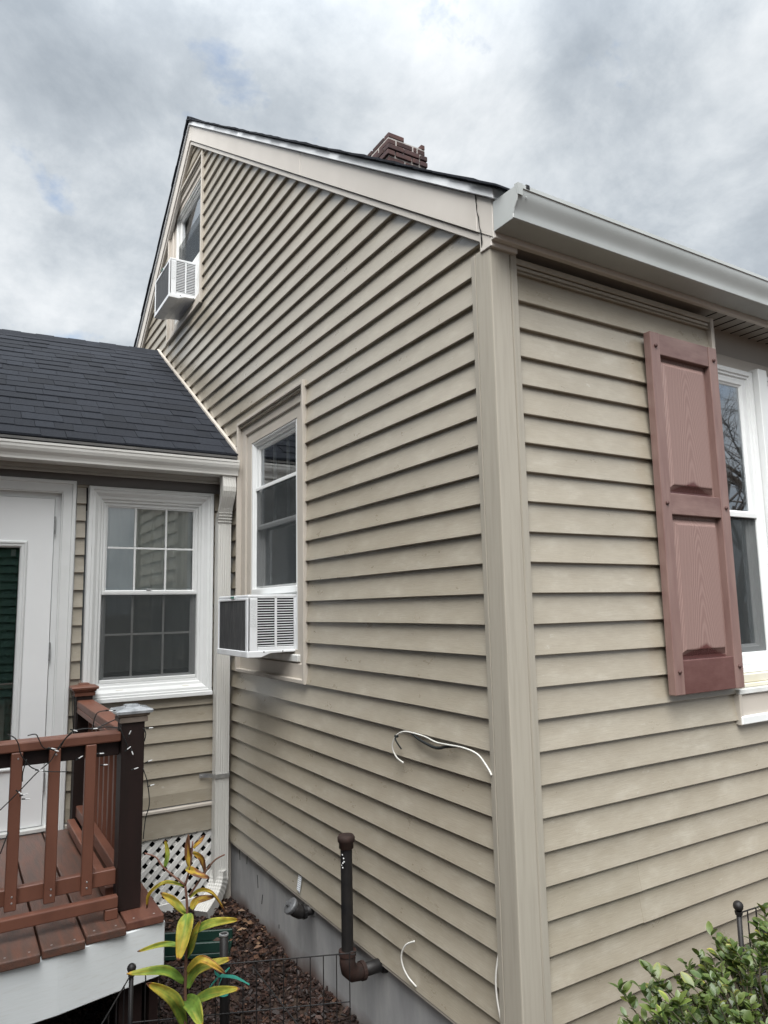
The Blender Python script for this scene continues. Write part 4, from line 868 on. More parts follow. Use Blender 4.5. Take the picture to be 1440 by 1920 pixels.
ac_unit(3.885, 4.395, 4.500, 4.850, -0.190, 0.10, 'white window air conditioner high in the attic window under the roof peak', 0)

# ------------------------------------------------------------------ pipes, cables, sticker on the gable wall
vp = thing('vent_pipe', (-0.15, 0.90, 0.0), 'tall black iron vent pipe with a rusty cap standing against the foundation', 'pipe')
px, py = -0.150, 0.900
MB().tube(smooth_path([(px, py, 0.92), (px, py-0.001, 0.65), (px, py, 0.44)], 4), 0.0245, 16).build('riser', 'black', vp, smooth=True)
MB().lathe((px, py, 0.875), (0, 0, 1), [(0, 0.026), (0.004, 0.031), (0.024, 0.030), (0.030, 0.036), (0.046, 0.037), (0.055, 0.031), (0.058, 0.012)], 18).build('cap', 'rust', vp, smooth=True)
el = [(px, py, 0.475), (px, py, 0.43), (px+0.006, py+0.001, 0.405), (px+0.026, py+0.002, 0.385), (px+0.052, py+0.003, 0.382), (px+0.070, py+0.003, 0.382)]
MB().tube(el, [0.033, 0.033, 0.034, 0.034, 0.033, 0.033], 16).build('elbow', 'rust', vp, smooth=True)
MB().lathe((px, py, 0.462), (0, 0, 1), [(0, 0.0365), (0.018, 0.0365)], 16).build('elbow_collar', 'rust', vp)
MB().tube([(px+0.05, py+0.003, 0.382), (0.06, py+0.008, 0.380)], 0.026, 14).build('stub', 'black', vp, smooth=True)
MB().lathe((px+0.062, py+0.003, 0.382), (1, 0, 0), [(0, 0.037), (0.016, 0.037)], 16).build('elbow_collar', 'rust', vp)
MB().lathe((0.012, py+0.007, 0.380), (1, 0, 0), [(0, 0.031), (0.018, 0.036)], 14).build('wall_flange', 'black', vp)
for dy, dz in ((-0.006, 0.0), (0.004, 0.012), (0.0, -0.02), (0.008, -0.03), (-0.010, -0.012), (0.002, -0.038)):
    p = Vector((px-0.0225, py+dy-0.012, 0.845+dz)); MB().sphere(p, 0.0032, 6, 4).build('paint_drip', 'white', vp)
fp = thing('fill_pipe', (0.0, 1.60, 0.0), 'short black iron fill pipe with a grey screw cap in the foundation', 'pipe')
fpath = [(0.06, 1.603, 0.366), (-0.03, 1.606, 0.366), (-0.055, 1.606, 0.372), (-0.085, 1.610, 0.398)]
MB().tube([fpath[0], fpath[1]], 0.024, 14).build('stub', 'black', fp, smooth=True)
MB().tube([(-0.022, 1.606, 0.366), (-0.048, 1.607, 0.369), (-0.066, 1.608, 0.381), (-0.088, 1.610, 0.402)], [0.031, 0.032, 0.032, 0.031], 14).build('elbow', 'black', fp, smooth=True)
MB().lathe((-0.020, 1.606, 0.366), (-1, 0, 0), [(-0.006, 0.035), (0.010, 0.035)], 14).build('collar', 'black', fp)
MB().lathe((-0.082, 1.610, 0.396), (-0.72, 0.02, 0.69), [(0, 0.036), (0.012, 0.041), (0.020, 0.041), (0.024, 0.034), (0.026, 0.014), (0.042, 0.012), (0.043, 0.001)], 16).build('cap', 'galv_dark', fp) if 'galv_dark' in MT else MB().lathe((-0.082, 1.610, 0.396), (-0.72, 0.02, 0.69), [(0, 0.036), (0.012, 0.041), (0.020, 0.041), (0.024, 0.034), (0.026, 0.014), (0.042, 0.012), (0.043, 0.001)], 16).build('cap', mat('cap_grey', (0.16, 0.165, 0.17), 0.45, 0.5, (0.07, 0.07, 0.075), 22, metal=0.4, bump=0.4, bs=60), fp)
MB().lathe((0.024, 1.604, 0.366), (1, 0, 0), [(0, 0.030), (0.012, 0.040)], 14).build('wall_patch', 'concrete', fp)

def cable(name, pts, r, label, mt='cable'):
    return tag(MB().tube(smooth_path(pts, 6), r, 8).build(name, mt, None, smooth=True), label, 'cable')
c1 = thing('cable', (-0.01, 0.40, 1.36), 'loose white cable drooping from a siding lap beside the corner post', 'cable')
MB().tube(smooth_path([(-0.012, 0.655, 1.245), (-0.020, 0.695, 1.262), (-0.028, 0.712, 1.30), (-0.026, 0.690, 1.345), (-0.018, 0.640, 1.370), (-0.010, 0.585, 1.372), (-0.006, 0.50, 1.368), (-0.012, 0.42, 1.360), (-0.016, 0.34, 1.363), (-0.014, 0.25, 1.366), (-0.012, 0.17, 1.356), (-0.016, 0.115, 1.325), (-0.018, 0.088, 1.300)], 6), 0.0033, 8).build('sheath', 'cable', c1, smooth=True)
MB().tube(smooth_path([(-0.006, 0.60, 1.368), (-0.014, 0.52, 1.352), (-0.014, 0.42, 1.340), (-0.010, 0.36, 1.352), (-0.008, 0.30, 1.362)], 6), [0.004+0.002*math.sin(math.pi*i/24) for i in range(25)], 8).build('black_wire', 'wire_black', c1, smooth=True)
MB().tube(smooth_path([(-0.030, 0.683, 1.352), (-0.034, 0.676, 1.335), (-0.030, 0.664, 1.318), (-0.022, 0.652, 1.300)], 5), 0.0035, 6).build('tie', 'wire_black', c1)
MB().box((-0.032, 0.676, 1.342), (-0.018, 0.692, 1.352)).build('tie_head', 'wire_black', c1, bevel=0.002)
cable('cable', [(0.0, 0.622, 0.578), (-0.016, 0.660, 0.555), (-0.024, 0.682, 0.515), (-0.022, 0.680, 0.475), (-0.014, 0.655, 0.440), (0.0, 0.618, 0.415)], 0.0034, 'short loop of white cable low on the siding near the vent pipe')
cable('cable', [(-0.008, 0.088, 0.765), (-0.014, 0.100, 0.71), (-0.018, 0.108, 0.65), (-0.016, 0.107, 0.59), (-0.012, 0.096, 0.53), (-0.010, 0.080, 0.45), (-0.012, 0.070, 0.33)], 0.0032, 'white cable running down the foot of the corner post')
stm = print_mat('sticker_print', (0.68, 0.71, 0.73), (0.10, 0.11, 0.13), 9, 0.1, 1)
st = MB().add([WL(u, w_, z) for u, z, w_ in ((1.697, 0.421, 0.0035), (1.735, 0.430, 0.0035), (1.735, 0.505, -0.0085), (1.697, 0.498, -0.0085), (1.697, 0.421, 0.0045), (1.735, 0.430, 0.0045), (1.735, 0.505, -0.0075), (1.697, 0.498, -0.0075))], [(0,1,2,3), (7,6,5,4), (0,4,5,1), (1,5,6,2), (2,6,7,3), (3,7,4,0)]).build('sticker', stm)
tag(st, 'small white printed sticker on the lowest siding plank', 'sticker')
# ------------------------------------------------------------------ deck
DZ = 0.63
deck = thing('deck', (-1.4, 1.3, 0), 'reddish brown wooden deck with railing in front of the white door', 'deck')
fronts = [(-0.795, -0.946, 1.300), (-0.952, -1.103, 1.262), (-1.110, -1.261, 1.228), (-1.268, -1.419, 1.206), (-1.426, -1.577, 1.188), (-1.584, -1.735, 1.175), (-1.742, -1.893, 1.165)] + [(-1.90-0.158*i, -2.051-0.158*i, 1.16) for i in range(7)]
for i, (xa, xb, yf) in enumerate(fronts):
    mb = MB(); n = 1
    mb.box((xb, yf, DZ-0.034), (xa, YW-0.032, DZ)); mb.build('floor_board', 'deck' if i in (0,) else 'deck_grey', deck, bevel=0.005, seg=2)
for i, (xa, xb, yf) in enumerate(fronts[:5]):
    for xx in (xa-0.035, xb+0.035):
        MB().lathe((xx, yf+0.030+0.006*(i % 2), DZ-0.001), (0, 0, 1), [(0, 0.0048), (0.0016, 0.0040)], 8).build('screw', 'galv', deck)
# white fascia under the boards, slightly skewed like the front edge
def fy(x): return 1.322 + (x+0.79)*0.19 if x > -1.2 else 1.240 + (x+1.2)*0.07
fb = MB().loft([[(x, fy(x), 0.384+0.008*(x+0.8)), (x, fy(x)+0.036, 0.384+0.008*(x+0.8)), (x, fy(x)+0.036, DZ-0.036), (x, fy(x), DZ-0.036)] for x in (-0.785, -1.0, -1.2, -1.5, -1.9, -3.0)])
fb.build('fascia_board', 'white_wood', deck, bevel=0.004)
MB().box((-0.825, 1.40, 0.05), (-0.790, 2.80, DZ-0.036)).build('side_joist', 'post_dark', deck)
for x, y in ((-0.90, 1.40), (-1.85, 1.35)): MB().box((x-0.045, y, -0.05), (x+0.045, y+0.09, DZ-0.036)).build('support_post', 'post_dark', deck)
for x in (-1.15, -1.5): MB().box((x-0.02, 1.40, 0.42), (x+0.02, 2.8, DZ-0.036)).build('joist', 'post_dark', deck)
# posts with caps
def post(cx, cy, s, z1, cap_m, lens_m, body='post_dark'):
    p = MB().box((cx-s, cy-s, DZ), (cx+s, cy+s, z1)).build('post', body, deck, bevel=0.004, seg=2)
    q = lambda h: [(cx-h, cy-h), (cx+h, cy-h), (cx+h, cy+h), (cx-h, cy+h)]
    MB().loft([[(x, y, z) for x, y in q(h)] for z, h in ((z1-0.014, s+0.006), (z1-0.012, s+0.010), (z1+0.006, s+0.011), (z1+0.010, s+0.006), (z1+0.014, s+0.015), (z1+0.024, s+0.018))]).build('post_cap', cap_m, p)
    MB().loft([[(x, y, z) for x, y in q(h)] for z, h in ((z1+0.025, s+0.026), (z1+0.036, s+0.029), (z1+0.041, s+0.026), (z1+0.050, s*0.62), (z1+0.058, s*0.58), (z1+0.060, s*0.3))]).build('cap_top', lens_m, p)
post(-0.912, 1.470, 0.048, 1.412, 'cap_worn', 'cap_glass')
post(-0.918, 2.775, 0.046, 1.402, 'rail', 'rail')
# front railing
FY = 1.470
MB().box((-3.0, FY-0.045, 1.322), (-0.961, FY+0.045, 1.362)).build('top_rail', 'rail', deck, bevel=0.006, seg=2)
MB().box((-3.0, FY-0.012, 1.262), (-0.961, FY+0.026, 1.3215)).build('upper_rail', 'post_dark', deck, bevel=0.003)
MB().box((-3.0, FY-0.012, 0.733), (-0.961, FY+0.026, 0.795)).build('bottom_rail', 'rail', deck, bevel=0.003)
MB().box((-3.0, 1.360, 0.672), (-0.968, 1.398, 0.718)).build('kick_rail', 'rail', deck, bevel=0.005, seg=2)
MB().box((-1.018, 1.3605, DZ), (-0.968, 1.3975, 0.6715)).build('kick_block', 'rail', deck, bevel=0.003)
bal = None
for x in (-1.081, -1.220, -1.360, -1.50, -1.64, -1.78):
    if bal is None:
        bal = MB().box((x-0.0215, FY-0.047, 0.722), (x+0.0215, FY-0.013, 1.3215)).build('baluster', 'rail', deck, bevel=0.003); bx_ = x
        for z in (0.752, 0.775): MB().lathe((x, FY-0.047, z), (0, -1, 0), [(0, 0.004), (0.0015, 0.003)], 8).build('screw', 'galv', deck)
    else:
        c = bal.copy(); link(c, deck); c.location.x = x-bx_
        for z in (0.752, 0.775, 1.298): MB().lathe((x+0.004, FY-0.047, z), (0, -1, 0), [(0, 0.004), (0.0015, 0.003)], 8).build('screw', 'galv', deck)
# side railing back to the house
SXc = -0.915
MB().box((SXc-0.045, 1.519, 1.326), (SXc+0.045, 2.728, 1.366)).build('top_rail', 'rail', deck, bevel=0.006, seg=2)
MB().box((SXc-0.046, 1.5195, 1.296), (SXc-0.010, 2.7275, 1.3255)).build('upper_rail', 'rail', deck, bevel=0.003)
MB().box((SXc-0.030, 1.519, 0.712), (SXc+0.010, 2.728, 0.772)).build('bottom_rail', 'rail', deck, bevel=0.003)
MB().box((SXc-0.075, 1.519, 0.655), (SXc-0.035, 2.728, 0.705)).build('kick_rail', 'rail', deck, bevel=0.005, seg=2)
bal = None
for i in range(9):
    y = 1.62 + i*0.128
    if bal is None: bal = MB().box((SXc+0.0105, y-0.019, 0.700), (SXc+0.045, y+0.019, 1.3255)).build('baluster', 'rail', deck, bevel=0.003); by_ = y
    else: c = bal.copy(); link(c, deck); c.location.y = y-by_

# string lights
sl = thing('string_lights', (-1.1, 1.405, 1.3), 'black wire string lights with small clear bulbs wound along the deck railing', 'string lights')
extra = [[(-0.985, 2.70, 1.40), (-0.99, 2.69, 1.33), (-0.985, 2.68, 1.25), (-0.975, 2.70, 1.17), (-0.98, 2.71, 1.10)], [(-0.975, 2.72, 1.38), (-0.96, 2.70, 1.30), (-0.965, 2.70, 1.18), (-0.97, 2.71, 1.05)]]
for P in LIGHT_WIRES + extra:
    P2 = [(p[0], p[1]+random.uniform(-0.006, 0.004), p[2]) for p in P]
    MB().tube(smooth_path(P2, 5), 0.0022, 6).build('wire', 'wire_black', sl, smooth=True)
for (p, a) in LIGHT_BULBS:
    d = Vector((math.cos(R_(a)), -0.25, -math.sin(R_(a)))); p = Vector(p)
    b = MB().tube([p - d*0.004, p + d*0.009], 0.0028, 6).build('socket', 'wire_black', sl)
    MB().tube([p + d*0.009, p + d*0.022, p + d*0.026], [0.0024, 0.0024, 0.0008], 6).build('bulb', 'bulb', sl)

# ------------------------------------------------------------------ bed: mulch, leaves, splash block
def chips(n, reg, seed):
    rnd = random.Random(seed); V = []; F = []; A = []
    for i in range(n):
        x, y = reg(rnd); L = rnd.uniform(0.004, 0.019); wd = L*rnd.uniform(0.25, 0.55); th = rnd.uniform(0.002, 0.005)
        q = Matrix.Rotation(rnd.uniform(0, 6.28), 3, 'Z') @ Matrix.Rotation(rnd.gauss(0, 0.45), 3, 'X') @ Matrix.Rotation(rnd.gauss(0, 0.35), 3, 'Y')
        hgt = 0.012 + 0.018*math.sin(x*7+1)*math.sin(y*6) + 0.03*max(0, 1-abs(x)/0.12)
        c = Vector((x, y, max(0.004, hgt + rnd.uniform(0, 0.014)))); b = len(V)
        for sx, sy, sz in ((-1,-1,-1),(1,-0.8,-1),(0.9,1,-1),(-1,0.7,-1),(-0.9,-1,1),(1,-0.9,1),(1,0.8,1),(-0.8,1,1)): V.append(c + q @ Vector((sx*L, sy*wd, sz*th)))
        F += [tuple(b+k for k in f) for f in ((0,3,2,1),(4,5,6,7),(0,1,5,4),(1,2,6,5),(2,3,7,6),(3,0,4,7))]; A += [min(1, max(0, rnd.betavariate(1.6, 2.6)))]*8
    mb = MB(); mb.v = [tuple(v) for v in V]; mb.f = F; return mb, A
mb, A = chips(13000, lambda r: (r.uniform(-1.15, 0.028), r.uniform(0.2, 2.84)), 3)
# gently heaped earth under the chips
hb = MB(); nx, ny = 24, 54
for j in range(ny+1):
    for i in range(nx+1):
        x = -1.2 + 1.23*i/nx; y = 0.1 + 2.74*j/ny; hb.v.append((x, y, max(0.003, 0.008 + 0.018*math.sin(x*7+1)*math.sin(y*6) + 0.03*max(0, 1-abs(x)/0.12))))
hb.f = [(j*(nx+1)+i, j*(nx+1)+i+1, (j+1)*(nx+1)+i+1, (j+1)*(nx+1)+i) for j in range(ny) for i in range(nx)]
o = hb.build('soil_bed', 'ground', None, smooth=True); o['kind'] = 'structure'; o['label'] = 'dark soil of the planting bed along the foundation'; o['category'] = 'soil'
ml = mb.build('mulch', 'chips', None, attr={'rnd': A}); tag(ml, 'dark brown bark mulch covering the bed beside the foundation', 'mulch', kind='stuff')
# fallen leaves drifted into the corner
V, F, A = [], [], []; rnd = random.Random(9)
for i in range(150):
    x = -abs(rnd.gauss(0, 0.10)) - 0.01; y = rnd.uniform(1.9, 2.78); L = rnd.uniform(0.012, 0.03); b = len(V)
    q = Matrix.Rotation(rnd.uniform(0, 6.28), 3, 'Z') @ Matrix.Rotation(rnd.gauss(0, 0.6), 3, 'X'); c = Vector((x, y, 0.05+rnd.uniform(0, 0.03)))
    for px_, py_, pz_ in ((-1, 0, 0), (0, -0.5, 0.25), (1, 0, 0.1), (0, 0.5, 0.25), (0, 0, 0)): V.append(tuple(c + q @ Vector((px_*L, py_*L, pz_*L))))
    F += [(b, b+1, b+4), (b+1, b+2, b+4), (b+2, b+3, b+4), (b+3, b, b+4)]; A += [rnd.uniform(0.55, 1.0)]*5
mb = MB(); mb.v, mb.f = V, F; lf = mb.build('fallen_leaves', 'chips', None, attr={'rnd': A}); tag(lf, 'dry brown leaves drifted against the foundation corner', 'leaves', kind='stuff')
sb = thing('splash_block', (-0.36, 2.3, 0), 'dark green plastic splash trough below the downspout elbow', 'splash block')
a = Vector((-0.62, 2.46, 0)); d = Vector((0.42, -0.20, 0)).normalized(); n_ = Vector((d.y, -d.x, 0))
def trough(off0, off1, z0, z1, nm):
    P = [a + n_*off0, a + d*0.50 + n_*off0, a + d*0.50 + n_*off1, a + n_*off1]
    MB().loft([[(p.x, p.y, z) for p in P] for z in (z0, z1)]).build(nm, 'green_plastic', sb, bevel=0.004)
trough(0.0, 0.16, 0.02, 0.045, 'base'); trough(0.0, 0.014, 0.0455, 0.100, 'side_wall'); trough(0.146, 0.16, 0.0455, 0.100, 'side_wall')

# ------------------------------------------------------------------ fences
def fence(label, posts, panels, group):
    t = thing('garden_fence', (posts[0][0], posts[0][1], 0), label, 'fence', group)
    for (x, y, h, r) in posts:
        p = MB().tube([(x, y, -0.02), (x, y, h)], r, 10).build('post', 'black', t, smooth=True)
        MB().sphere((x, y, h+r*1.9), r*1.95, 12, 8).build('finial', 'black', p, smooth=True)
        MB().lathe((x, y, h-0.012), (0, 0, 1), [(0, r*1.35), (0.012, r*1.5)], 10).build('collar', 'black', p)
    for (p0, p1, ztop, zmid, n, rr, ends) in panels:
        p0, p1 = Vector(p0), Vector(p1)
        for z in (ztop, zmid, 0.06): MB().tube([(p0.x, p0.y, z[0] if isinstance(z, tuple) else z), (p1.x, p1.y, z[1] if isinstance(z, tuple) else z)], rr*1.15, 6).build('rail_wire', 'black', t)
        w0 = None
        for i in range(1, n+1):
            q = p0.lerp(p1, i/n); zt = ztop[0] + (ztop[1]-ztop[0])*i/n
            MB().tube([(q.x, q.y, 0.0), (q.x, q.y, zt)], rr, 6).build('upright_wire', 'black', t)
        if ends:
            dd = (p1-p0).normalized(); zt = ztop[1]; c = p1 + dd*0.013
            pts = [(c.x+dd.x*0.012*math.cos(k), c.y+dd.y*0.012*math.cos(k), zt+0.005*math.sin(k)) for k in [2*math.pi*j/12 for j in range(13)]]
            MB().tube(pts, rr*1.1, 6, caps=False).build('hook', 'black', t)
fence('low black wire garden fence with a ball-topped post by the deck corner', [(-0.978, 1.037, 0.555, 0.0085)],
      [((-0.978, 1.037, 0), (-0.225, 0.742, 0), (0.556, 0.545), (0.385, 0.372), 16, 0.0022, True), ((-0.978, 1.037, 0), (-1.30, 0.55, 0), (0.552, 0.46), (0.38, 0.30), 9, 0.0022, False),
       ((-0.62, 0.74, 0), (-0.60, 0.20, 0), (0.60, 0.55), (0.30, 0.30), 1, 0.0020, False)], 'low black wire garden fences')
fence('low black wire garden fence with a ball-topped post behind the leafy shrub', [(0.930, -0.145, 0.735, 0.0095)],
      [((0.930, -0.145, 0), (1.75, -0.20, 0), (0.728, 0.728), (0.50, 0.50), 17, 0.0026, False)], 'low black wire garden fences')
# black stake and its ribbon
sk = thing('plant_stake', (-0.655, 0.935, 0), 'black metal tube stake beside the yellowing lily', 'stake')
MB().tube([(-0.652, 0.945, -0.02), (-0.658, 0.938, 0.40), (-0.664, 0.930, 0.652)], 0.0165, 14).build('tube', 'black', sk, smooth=True)
MB().lathe((-0.664, 0.930, 0.648), (0, 0, 1), [(0, 0.0175), (0.006, 0.0178), (0.007, 0.013), (0.002, 0.0125)], 14).build('rim', 'galv', sk)
rb = thing('ribbon', (-0.66, 0.93, 0.45), 'turquoise plastic ribbon tied round the black stake', 'ribbon')
for P in RIBBONS:
    Q = smooth_path(P, 6); mb = MB(); loops = []
    for i, p in enumerate(Q):
        wv = 0.010*(0.6+0.8*math.sin(math.pi*min(1, i/(len(Q)-1)+0.15))); up_ = Vector((0.1, -0.35, 0.9)).normalized()
        loops.append([p - up_*wv*0.5, p + up_*wv*0.5, p + up_*wv*0.5 + Vector((0, 0.001, 0)), p - up_*wv*0.5 + Vector((0, 0.001, 0))])
    mb.loft(loops).build('strand', 'ribbon', rb)
MB().lathe((-0.660, 0.936, 0.436), (0, 0, 1), [(0, 0.0185), (0.012, 0.0190), (0.016, 0.0180)], 12).build('knot', 'ribbon', rb)

# ------------------------------------------------------------------ lily
lily = thing('lily_plant', (-0.80, 0.94, 0), 'tall lily with yellowing leaves growing in front of the deck corner', 'plant')
for i, (P, r) in enumerate(LILY_STEMS):
    Q = [Vector(p) for p in P]
    if i == 0: Q = [Vector((-0.79, 0.96, -0.02)), Vector((-0.80, 0.945, 0.2))] + Q
    Q = smooth_path(Q, 5); MB().tube(Q, [r*(1-0.45*k/len(Q)) for k in range(len(Q))], 8).build('stem', 'bark', lily, smooth=True)
toc = lambda p: (CAM_POS - p).normalized()
for li, (P, wd, yel) in enumerate(LILY_LEAVES):
    rnd = random.Random(li*3+1); Q = smooth_path(P, 9 if len(P) < 4 else 7); n = len(Q)-1; V = []; F = []; A = []
    # the blade's face leans between straight up and sideways, so it is seen at a slant
    tilt = rnd.uniform(-0.5, 0.5)
    for i, p in enumerate(Q):
        t = i/n; d = (Q[min(i+1, n)] - Q[max(i-1, 0)]).normalized()
        ref = (Vector((0.35*tilt-0.45, -0.75, 0.75))).normalized(); s = d.cross(ref).normalized(); nn = s.cross(d)
        prof = (math.sin(math.pi*min(1, t*0.92+0.06))**0.75)*(1-0.25*t); h = 0.5*wd*prof + 0.0006
        for jj in range(11):
            j = -1 + jj*0.2
            V.append(p + s*h*j + nn*(abs(j)**1.5*h*0.45 + 0.0035*math.sin(8*t+3*j+li) + (0.0006 if jj % 2 else 0))); edge = abs(j)
            A.append(min(1, max(0, yel*0.72 + 0.14 + 0.42*(t-0.5) + 0.16*edge*edge*(0.4+yel) + rnd.uniform(-0.03, 0.03) + (0.05 if jj % 2 else -0.04) + 0.16*max(0, math.sin(9*t+li)*math.sin(5*j+2*li)) + (0.5 if t > 0.9 else 0.0)*(0.5+yel))))
    for i in range(n):
        for j in range(10): F.append((i*11+j, i*11+j+1, (i+1)*11+j+1, (i+1)*11+j))
    mb = MB(); mb.v = [tuple(v) for v in V]; mb.f = F; o = mb.build('leaf', 'lily', lily, smooth=True, attr={'yel': A})
    sm = o.modifiers.new('thickness', 'SOLIDIFY'); sm.thickness = 0.0008

# ------------------------------------------------------------------ shrub
shrub = thing('shrub', (0.45, -0.50, 0), 'leafy evergreen shrub with yellow-edged leaves at the foot of the front wall', 'shrub')
def leaf_geo(L, wd, yl, margin, fold=0.3):
    V = []; F = []; A = []; n = 4
    for i in range(n+1):
        t = i/n; h = 0.5*wd*math.sin(math.pi*(0.06+0.90*t))**0.7; zc = -0.18*L*t*t
        for j in (-1, 0, 1): V.append(Vector((h*j, L*t, zc + abs(j)*h*fold))); A.append(min(1, yl + margin*abs(j) + 0.1*t))
    for i in range(n):
        for j in range(2): F.append((i*3+j, i*3+j+1, (i+1)*3+j+1, (i+1)*3+j))
    return V, F, A
LM = []
rs = random.Random(21)
for k in range(7):
    yl, mg = [(0.25, 0.1), (0.4, 0.1), (0.52, 0.1), (0.4, 0.52), (0.45, 0.12), (0.6, 0.12), (0.3, 0.15)][k]
    V, F, A = leaf_geo(0.031+0.004*(k % 3), 0.019+0.003*(k % 2), yl, mg, 0.2+0.1*(k % 2))
    mb = MB(); mb.v = [tuple(v) for v in V]; mb.f = F
    me = bpy.data.meshes.new('shrub_leaf'); me.from_pydata(mb.v, [], mb.f); me.materials.append(MT['leaf']); at = me.attributes.new('yel', 'FLOAT', 'POINT'); at.data.foreach_set('value', A)
    me.polygons.foreach_set('use_smooth', [True]*len(me.polygons)); LM.append((me, V, F, A))
# crown outline: clusters of twigs over an uneven dome
tips = []
def crown_top(x): 
    return 0.665 + 0.150*min(1.0, max(0.0, (x+0.19)/0.36)) + 0.035*math.sin(x*17) + 0.02*math.sin(x*41+1)
for i in range(1250):
    x = rs.uniform(-0.19, 1.20); y = rs.uniform(-0.86, -0.32)
    top = crown_top(x) - 0.8*(y+0.50)**2 + rs.gauss(0, 0.012)
    f = rs.random()**0.5; z = 0.34 + (top-0.34)*f
    tips.append(Vector((x, y, z)))
br = MB(); leaves = []
for tpt in tips:
    base = Vector((tpt.x*0.75+0.12, -0.50+(tpt.y+0.50)*0.4, tpt.z-0.16)); mid = base.lerp(tpt, 0.5) + Vector((rs.uniform(-.02, .02), rs.uniform(-.02, .02), 0.01))
    path = smooth_path([base, mid, tpt], 3); br.tube(path, [0.0032-0.0022*k/(len(path)-1) for k in range(len(path))], 5)
    ax = (tpt-mid).normalized()
    for k in range(rs.randint(10, 15)):
        p = mid.lerp(tpt, rs.uniform(0.15, 1.05)); az = rs.uniform(0, 6.28); o_ = Vector((math.cos(az), math.sin(az), rs.uniform(0.05, 0.9))).normalized()
        dirn = (o_*0.8 + ax*0.5).normalized(); leaves.append((p, dirn, rs.uniform(0.55, 1.15), rs.choices(range(7), (3, 4, 3, 1, 3, 1.2, 3))[0], rs.uniform(-0.6, 0.6)))
br.build('branches', 'branch', shrub)
for i in range(5):
    x = 0.15+0.22*i; MB().tube(smooth_path([(0.40+0.05*i, -0.5, -0.02), (x, -0.5, 0.25), (x+0.02, -0.5, 0.55)], 4), 0.007, 6).build('stem', 'branch', shrub)
def leaf_matrix(p, d, s, rollv):
    zax = Vector((0, 0, 1)) - d*d.z
    zax = zax.normalized() if zax.length > 0.05 else Vector((0, -1, 0)); xax = d.cross(zax); M3 = Matrix((xax, d, zax)).transposed() @ Matrix.Rotation(rollv, 3, 'Y')
    M4 = (M3*s).to_4x4(); M4.translation = p; return M4
view = lambda p: (Vector(p)-CAM_POS)
leaves.sort(key=lambda L: view(L[0]).length - 0.9*L[0].z)
org = ORG[shrub]
V2, F2, A2 = [], [], []
for i, (p, d, s, k, rl) in enumerate(leaves):
    M4 = leaf_matrix(p, d, s, rl)
    if i < 290:
        o = bpy.data.objects.new('leaf', LM[k][0]); link(o, shrub); M5 = M4.copy(); M5.translation = p - org; o.matrix_local = M5
    else:
        b = len(V2); V2 += [tuple(M4 @ v) for v in LM[k][1]]; F2 += [tuple(b+q for q in f) for f in LM[k][2]]; A2 += LM[k][3]
mb = MB(); mb.v, mb.f = V2, F2; o = mb.build('foliage', 'leaf', shrub, smooth=True, attr={'yel': A2}); o['kind'] = 'stuff'

# ------------------------------------------------------------------ trees round the yard (unseen evergreens added to shade the corner and darken panes; bare ones mirrored)
def conifer_mesh(h, r, n, seed):
    rnd = random.Random(seed); mb = MB(); A = []
    core = [(0.3, r*0.45), (h*0.2, r*0.78), (h*0.5, r*0.66), (h*0.8, r*0.36), (h*0.97, 0.03)]
    mb.lathe((0, 0, 0), (0, 0, 1), core, 10); A += [0.0]*len(mb.v)
    for i in range(n):
        t = rnd.random()**1.25; z = 0.25 + t*(h-0.25); rr = r*(1-t)**0.55*(0.75+0.35*rnd.random()); az = rnd.uniform(0, 6.283)
        c = Vector((rr*math.cos(az), rr*math.sin(az), z)); d = Vector((math.cos(az+rnd.gauss(0, 0.5)), math.sin(az+rnd.gauss(0, 0.5)), rnd.uniform(0.1, 1.2))).normalized()
        s = d.cross(Vector((rnd.gauss(0, 1), rnd.gauss(0, 1), rnd.gauss(0, 1)))).normalized(); L = rnd.uniform(0.12, 0.26); w_ = L*0.35; q = rnd.random()
        mb.add([c-d*L*0.3, c+s*w_, c+d*L, c-s*w_], [(0, 1, 2, 3)]); A += [q]*4
    return mb, A
first = None
spots = [((-3.9, -1.95), 1.0, 'added columnar evergreen out of view nearest the camera on the left, end of the shading row'), ((-4.05, -0.75), 1.06, 'added columnar evergreen out of view left of the camera, second of the shading row'), ((-4.0, 0.45), 1.12, 'added columnar evergreen out of view left of the deck, third of the shading row'), ((-4.05, 1.65), 1.05, 'added columnar evergreen out of view left of the deck, fourth of the shading row'),
         ((-4.0, 2.85), 1.10, 'added columnar evergreen out of view beside the white door, fifth of the shading row'), ((-2.6, -11.5), 1.1, 'columnar evergreen added behind the camera to darken the door glass reflection'), ((-1.2, -11.7), 1.25, 'tall columnar evergreen added across the yard behind the camera to darken reflections'), ((0.2, -11.4), 1.0, 'short columnar evergreen added across the yard behind the camera to darken reflections')]
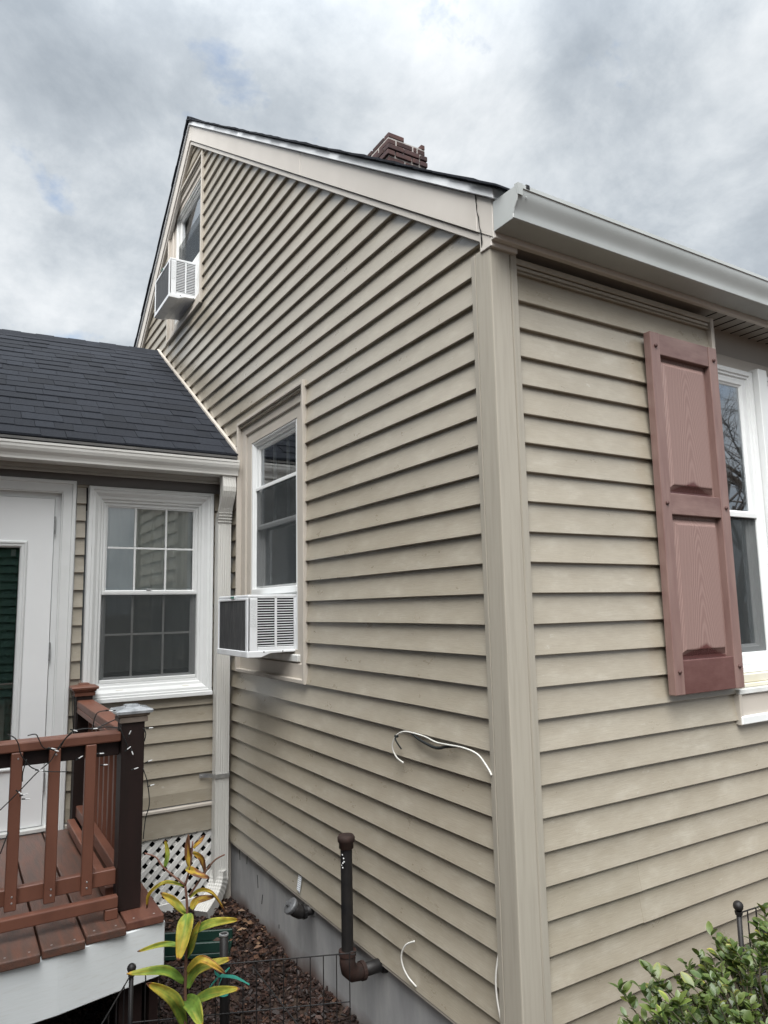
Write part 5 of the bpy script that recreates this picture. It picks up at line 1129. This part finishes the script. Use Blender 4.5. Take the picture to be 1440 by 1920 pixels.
for (x, y), s, lab in spots:
    t = thing('added_evergreen', (x, y, 0), lab, 'tree', 'added out-of-view evergreens round the yard'); t.scale = (1.1*s, 1.1*s, 1.33*s)
    if first is None:
        mb, A = conifer_mesh(5.6, 0.72, 6000, 4); me_o = mb.build('crown', 'needles', None, attr={'rnd': A}); me_o.parent = t
        tr = MB().tube([(0, 0, -0.1), (0, 0, 2.0), (0.03, 0, 5.0)], [0.10, 0.08, 0.02], 8).build('trunk', 'tree_bark', None); tr.parent = t
        first = (me_o, tr)
    else:
        for src in first: cp_ = src.copy(); link(cp_, t)
def bare_tree(loc, h, seed, label):
    rnd = random.Random(seed); t = thing('bare_tree', (loc[0], loc[1], 0), label, 'tree', 'leafless trees across the street'); br = MB()
    def grow(p, d, L, r, lev):
        n = 3; P = [p]; 
        for i in range(n): d = (d + Vector((rnd.gauss(0, .13), rnd.gauss(0, .13), rnd.gauss(0.03, .08)))).normalized(); P.append(P[-1] + d*L/n)
        br.tube(P, [r*(1-0.4*i/n) for i in range(n+1)], 6 if lev < 2 else 4)
        if lev >= 5: return
        for k in range(3 if lev < 3 else 2 + rnd.randint(0, 1)):
            az = rnd.uniform(0, 6.283); o_ = Vector((math.cos(az), math.sin(az), rnd.uniform(-0.1, 0.5))); grow(P[rnd.choice((2, 3))], (d*0.75 + o_*0.75).normalized(), L*rnd.uniform(0.6, 0.8), r*0.55, lev+1)
    trunk = MB().tube([(loc[0], loc[1], -0.1), (loc[0]+0.05, loc[1], h*0.16), (loc[0], loc[1]+0.05, h*0.30)], [h*0.026, h*0.020, h*0.017], 10).build('trunk', 'tree_bark', t)
    for k in range(4):
        az = k*1.6+rnd.random(); grow(Vector((loc[0], loc[1]+0.05, h*0.28)), Vector((math.cos(az)*0.55, math.sin(az)*0.55, 1)).normalized(), h*0.24, h*0.011, 0)
    br.build('crown', 'tree_bark', t)
bare_tree((10.0, -5.4), 6.2, 5, 'tall leafless tree mirrored in the front window panes')
bare_tree((14.0, -6.0), 8.5, 8, 'leafless tree far across the street behind the camera')
